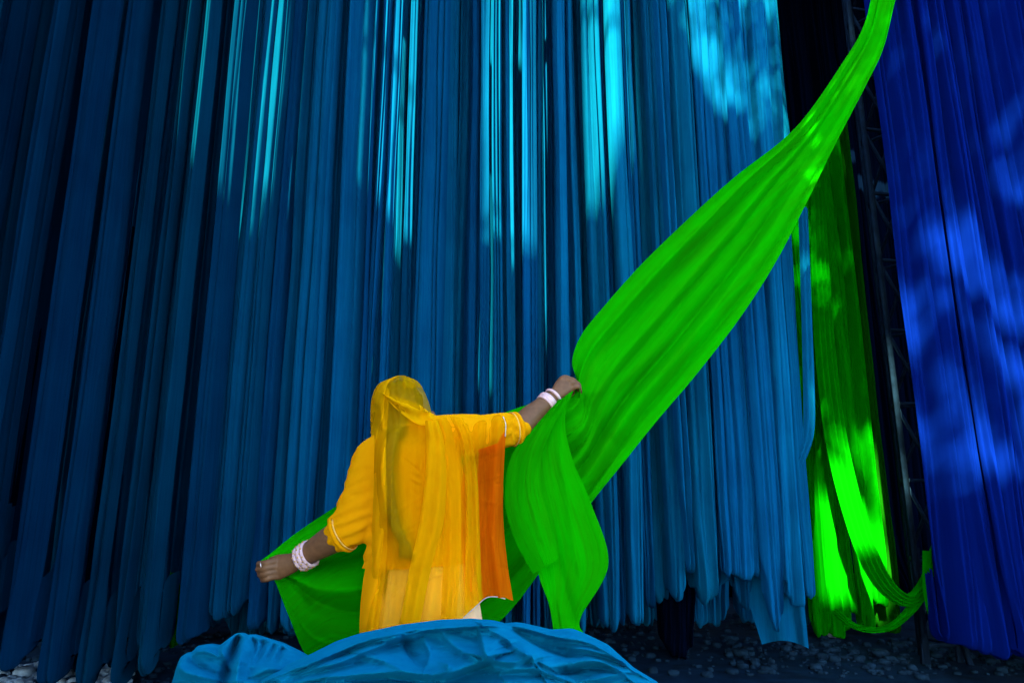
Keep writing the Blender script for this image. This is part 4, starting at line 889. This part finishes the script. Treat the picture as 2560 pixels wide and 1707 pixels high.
# the turned-in edge lies double down the left side and round the hood
k_ = 24; r0 = 3
vpart('veil_hem', px[r0:, :k_]*1.0, py[r0:, :k_], Yv[r0:, :k_]-.008-.018*np.sin(np.pi*np.linspace(0, 1, k_))[None, :]**.7-.005*np.sin(s[r0:, :k_]*30+t[r0:, :k_]*30), M['veil_thick'])
k_ = 28
vpart('veil_hem', px[:, :k_]+np.linspace(-1, 6, k_)[None, :]*np.sin(s[:, :k_]*9), py[:, :k_], Yv[:, :k_]-.005-.016*np.sin(np.pi*np.linspace(0, 1, k_))[None, :]**.7-.004*np.sin(s[:, :k_]*40+t[:, :k_]*30), M['veil'])
k_ = 34
vpart('veil_hem', px[:34, 60:], py[:34, 60:], Yv[:34, 60:]-.006-.004*np.sin(t[:34, 60:]*30), M['veil'])
# 2 shoulder panel hanging from the raised arm, with the orange border on its right
le = [(1078, 1042), (1076, 1100), (1072, 1200), (1062, 1330), (1046, 1440), (1030, 1640)]
re = [(1268, 1040), (1262, 1100), (1258, 1200), (1259, 1320), (1268, 1400), (1283, 1450)]
n, m = 180, 120
a = catmull(le, n); b = catmull(re, n); t = np.linspace(0, 1, m)[None, :]
px, py, d, t, s = drape(le, re, n, m, gap=.014, fill=2.30)
# the lower hem rises to the right
hem = 5*np.sin(px/7.)*(n1(px/20., 3)-.3)+np.interp(px, [1000, 1100, 1160, 1215, 1240, 1290], [1640, 1585, 1541, 1492, 1490, 1502])
topy = np.interp(px, [1070, 1085, 1110, 1150, 1200, 1235, 1270], [1046, 1046, 1036, 1044, 1042, 1032, 1040])
py = topy+(hem-topy)*s
D = body_depth(px, py); lim = np.where(np.isnan(D), 2.33+.03*t, D-.014); d = lim.copy()
for _ in range(160):
    e = np.pad(d, 1, mode='edge'); avg = (e[:-2, 1:-1]+e[2:, 1:-1]+e[1:-1, :-2]+e[1:-1, 2:])/4; d = np.minimum(lim, avg)
for _ in range(4):
    e = np.pad(d, 1, mode='edge'); d = (e[:-2, 1:-1]+e[2:, 1:-1]+e[1:-1, :-2]+e[1:-1, 2:])/4
f = .024*sstep(.6, .9, t)*np.sin(px/12.+5*n1(s*3, 9))+.02*sstep(.7, 1, t)*(n2(t*8, s*7, 41)-.5)+.016*(n2(t*7+s, s*2.5, 14)-.5)+.005*(n2(t*22, s*3, 16)-.5)+.012*np.sin(t*26+2*n1(s*3, 4))*(.5+.5*np.exp(-s/.15))
f += fold_field(px, py, [([(1082, 1050), (1092, 1150), (1090, 1250), (1070, 1380), (1020, 1570)], 20, 16, -.03), ([(1110, 1045), (1122, 1120), (1120, 1250)], 8, 8, -.014), ([(1150, 1050), (1185, 1120), (1195, 1200)], 8, 10, -.012), ([(1205, 1140), (1210, 1300), (1206, 1450)], 5, 5, -.008), ([(1160, 1260), (1195, 1252), (1255, 1262)], 4, 4, -.006), ([(1130, 1400), (1140, 1470), (1120, 1560)], 10, 8, -.012), ([(1250, 1120), (1252, 1250), (1256, 1380)], 4, 4, -.008)])
cr_ = []
for q in range(30):
    x0_, y0_ = rsv.uniform(1090, 1260), rsv.uniform(1060, 1480); a_ = rsv.choice([1.55, 1.65, .2, 2.9])+rsv.uniform(-.2, .2); L_ = rsv.uniform(30, 110)
    cr_.append(([(x0_, y0_), (x0_+L_*.5*np.cos(a_)+rsv.uniform(-6, 6), y0_+L_*.5*np.sin(a_)), (x0_+L_*np.cos(a_), y0_+L_*np.sin(a_))], 3.0, 3.0, rsv.choice([-.008, -.006, .005])))
f += fold_field(px, py, cr_)
topw = .09*np.exp(-(s/.02)**1.3)
G = P(px, py, d+f+topw)
F = gridF(n, m)
fc = F.min(1); fx = px.ravel()[fc]; fy = py.ravel()[fc]; ft = t.ravel()[fc]
eL = np.interp(fy, [1040, 1110, 1125, 1250, 1400, 1520, 1640], [1275, 1235, 1196, 1192, 1200, 1205, 1210])
isb = (fx > eL)
fold_lo = np.interp(fy, [1100, 1240, 1300, 1360], [1168, 1160, 1150, 1172])
vs_ = obj_np('veil_shoulder', G.reshape(-1, 3), F, M['veil'], per)
eV = np.interp(py, [1040, 1108, 1124, 1250, 1400, 1520, 1640], [1285, 1240, 1194, 1190, 1198, 1206, 1212])
bd = sstep(-4, 5, px-eV+5*(fbm(px/9., py/14., 3, 2)-.45))
inn = sstep(1140, 1150, px+.10*(py-1300)*np.sign(py-1300)*-1)*sstep(1120, 1150, py+10*np.sin(px/9.))*(1-sstep(1470, 1520, py))*.55
inn = inn*sstep(.35, .5, fbm(px/60., py/80., 21, 2)+.12)
bd = np.clip(np.maximum(bd, inn), 0, 1)
at_ = vs_.data.attributes.new('band', 'FLOAT', 'POINT'); at_.data.foreach_set('value', bd.ravel().astype(np.float32))
# beaded edge along sleeve and hem of the veil
def beads(name, pts, nb_, r=.0022):
    q = catmull(pts, nb_); w = P(q[:, 0], q[:, 1], q[:, 2]); V, F = joinVF([(IV*r+p, IF) for p in w]); obj_np(name, V, F, M['silver'], per)
def dep_at(x, y, off=.006):
    i = np.argmin((px-x)**2+(py-y)**2); return float((d+f+topw).ravel()[i])-off
beads('beaded_trim', [(x, y, dep_at(x, y)) for x, y in ((1258, 1042), (1264, 1062), (1263, 1090))], 22)
beads('beaded_trim', [(x, y, dep_at(x, y)) for x, y in ((1160, 1542), (1190, 1515), (1215, 1494), (1240, 1491), (1262, 1496))], 44)
# 4 thick gathered fold falling from the shoulder knot, and the tuck across the head
def over(name, le, re, n, m, off, bow, mat, seed):
    a = catmull(le, n); b = catmull(re, n); t = np.linspace(0, 1, m)[None, :]; s_ = np.linspace(0, 1, n)[:, None]
    x = a[:, 0:1]*(1-t)+b[:, 0:1]*t; y = a[:, 1:2]*(1-t)+b[:, 1:2]*t
    D = body_depth(x, y); D = np.where(np.isnan(D), np.nanmedian(D), D)
    for _ in range(14):
        e = np.pad(D, 1, mode='edge'); D = np.minimum(D, (e[:-2, 1:-1]+e[2:, 1:-1]+e[1:-1, :-2]+e[1:-1, 2:])/4)
    g = -bow*np.sin(np.pi*t)**.6+.008*np.sin(t*9+s_*3+seed)+.008*(n2(t*3, s_*4, seed)-.5)
    return vpart(name, x, y, D-off+g, mat)
over('veil_fold', [(1062, 1052), (1066, 1110), (1062, 1200), (1046, 1320), (1022, 1430), (985, 1640)], [(1094, 1050), (1112, 1110), (1118, 1200), (1106, 1320), (1076, 1430), (1034, 1640)], 100, 30, .036, .026, M['veil_thick'], 3)
over('veil_fold', [(1080, 1050), (1092, 1120), (1104, 1240), (1108, 1380), (1100, 1590)], [(1116, 1042), (1140, 1120), (1152, 1240), (1152, 1380), (1140, 1560)], 90, 26, .026, .016, M['veil'], 5)
over('veil_fold', [(1124, 1040), (1150, 1100), (1162, 1200), (1164, 1340), (1160, 1540)], [(1156, 1044), (1180, 1100), (1194, 1200), (1200, 1340), (1204, 1500)], 90, 26, .020, .012, M['veil'], 8)
over('veil_tuck', [(956, 980), (985, 990), (1020, 1001), (1056, 1016), (1086, 1044)], [(957, 986), (982, 1014), (1012, 1040), (1044, 1060), (1082, 1066)], 60, 20, .022, .012, M['veil_thick'], 6)
# 3 loose inner end of the veil at the left hip
vpart_le = [(928, 1345), (918, 1400), (908, 1450), (900, 1530), (896, 1660)]; vpart_re = [(960, 1345), (955, 1400), (950, 1450), (945, 1530), (940, 1660)]
a = catmull(vpart_le, 50); b = catmull(vpart_re, 50); t = np.linspace(0, 1, 24)[None, :]
px2 = a[:, 0:1]*(1-t)+b[:, 0:1]*t; py2 = a[:, 1:2]*(1-t)+b[:, 1:2]*t
s2_ = np.linspace(0, 1, 50)[:, None]
vpart('veil_end', px2, py2, 2.30+.012*np.sin(s2_*14+t*4)-.05*t-.03*np.sin(t*3.1), M['yellow'])
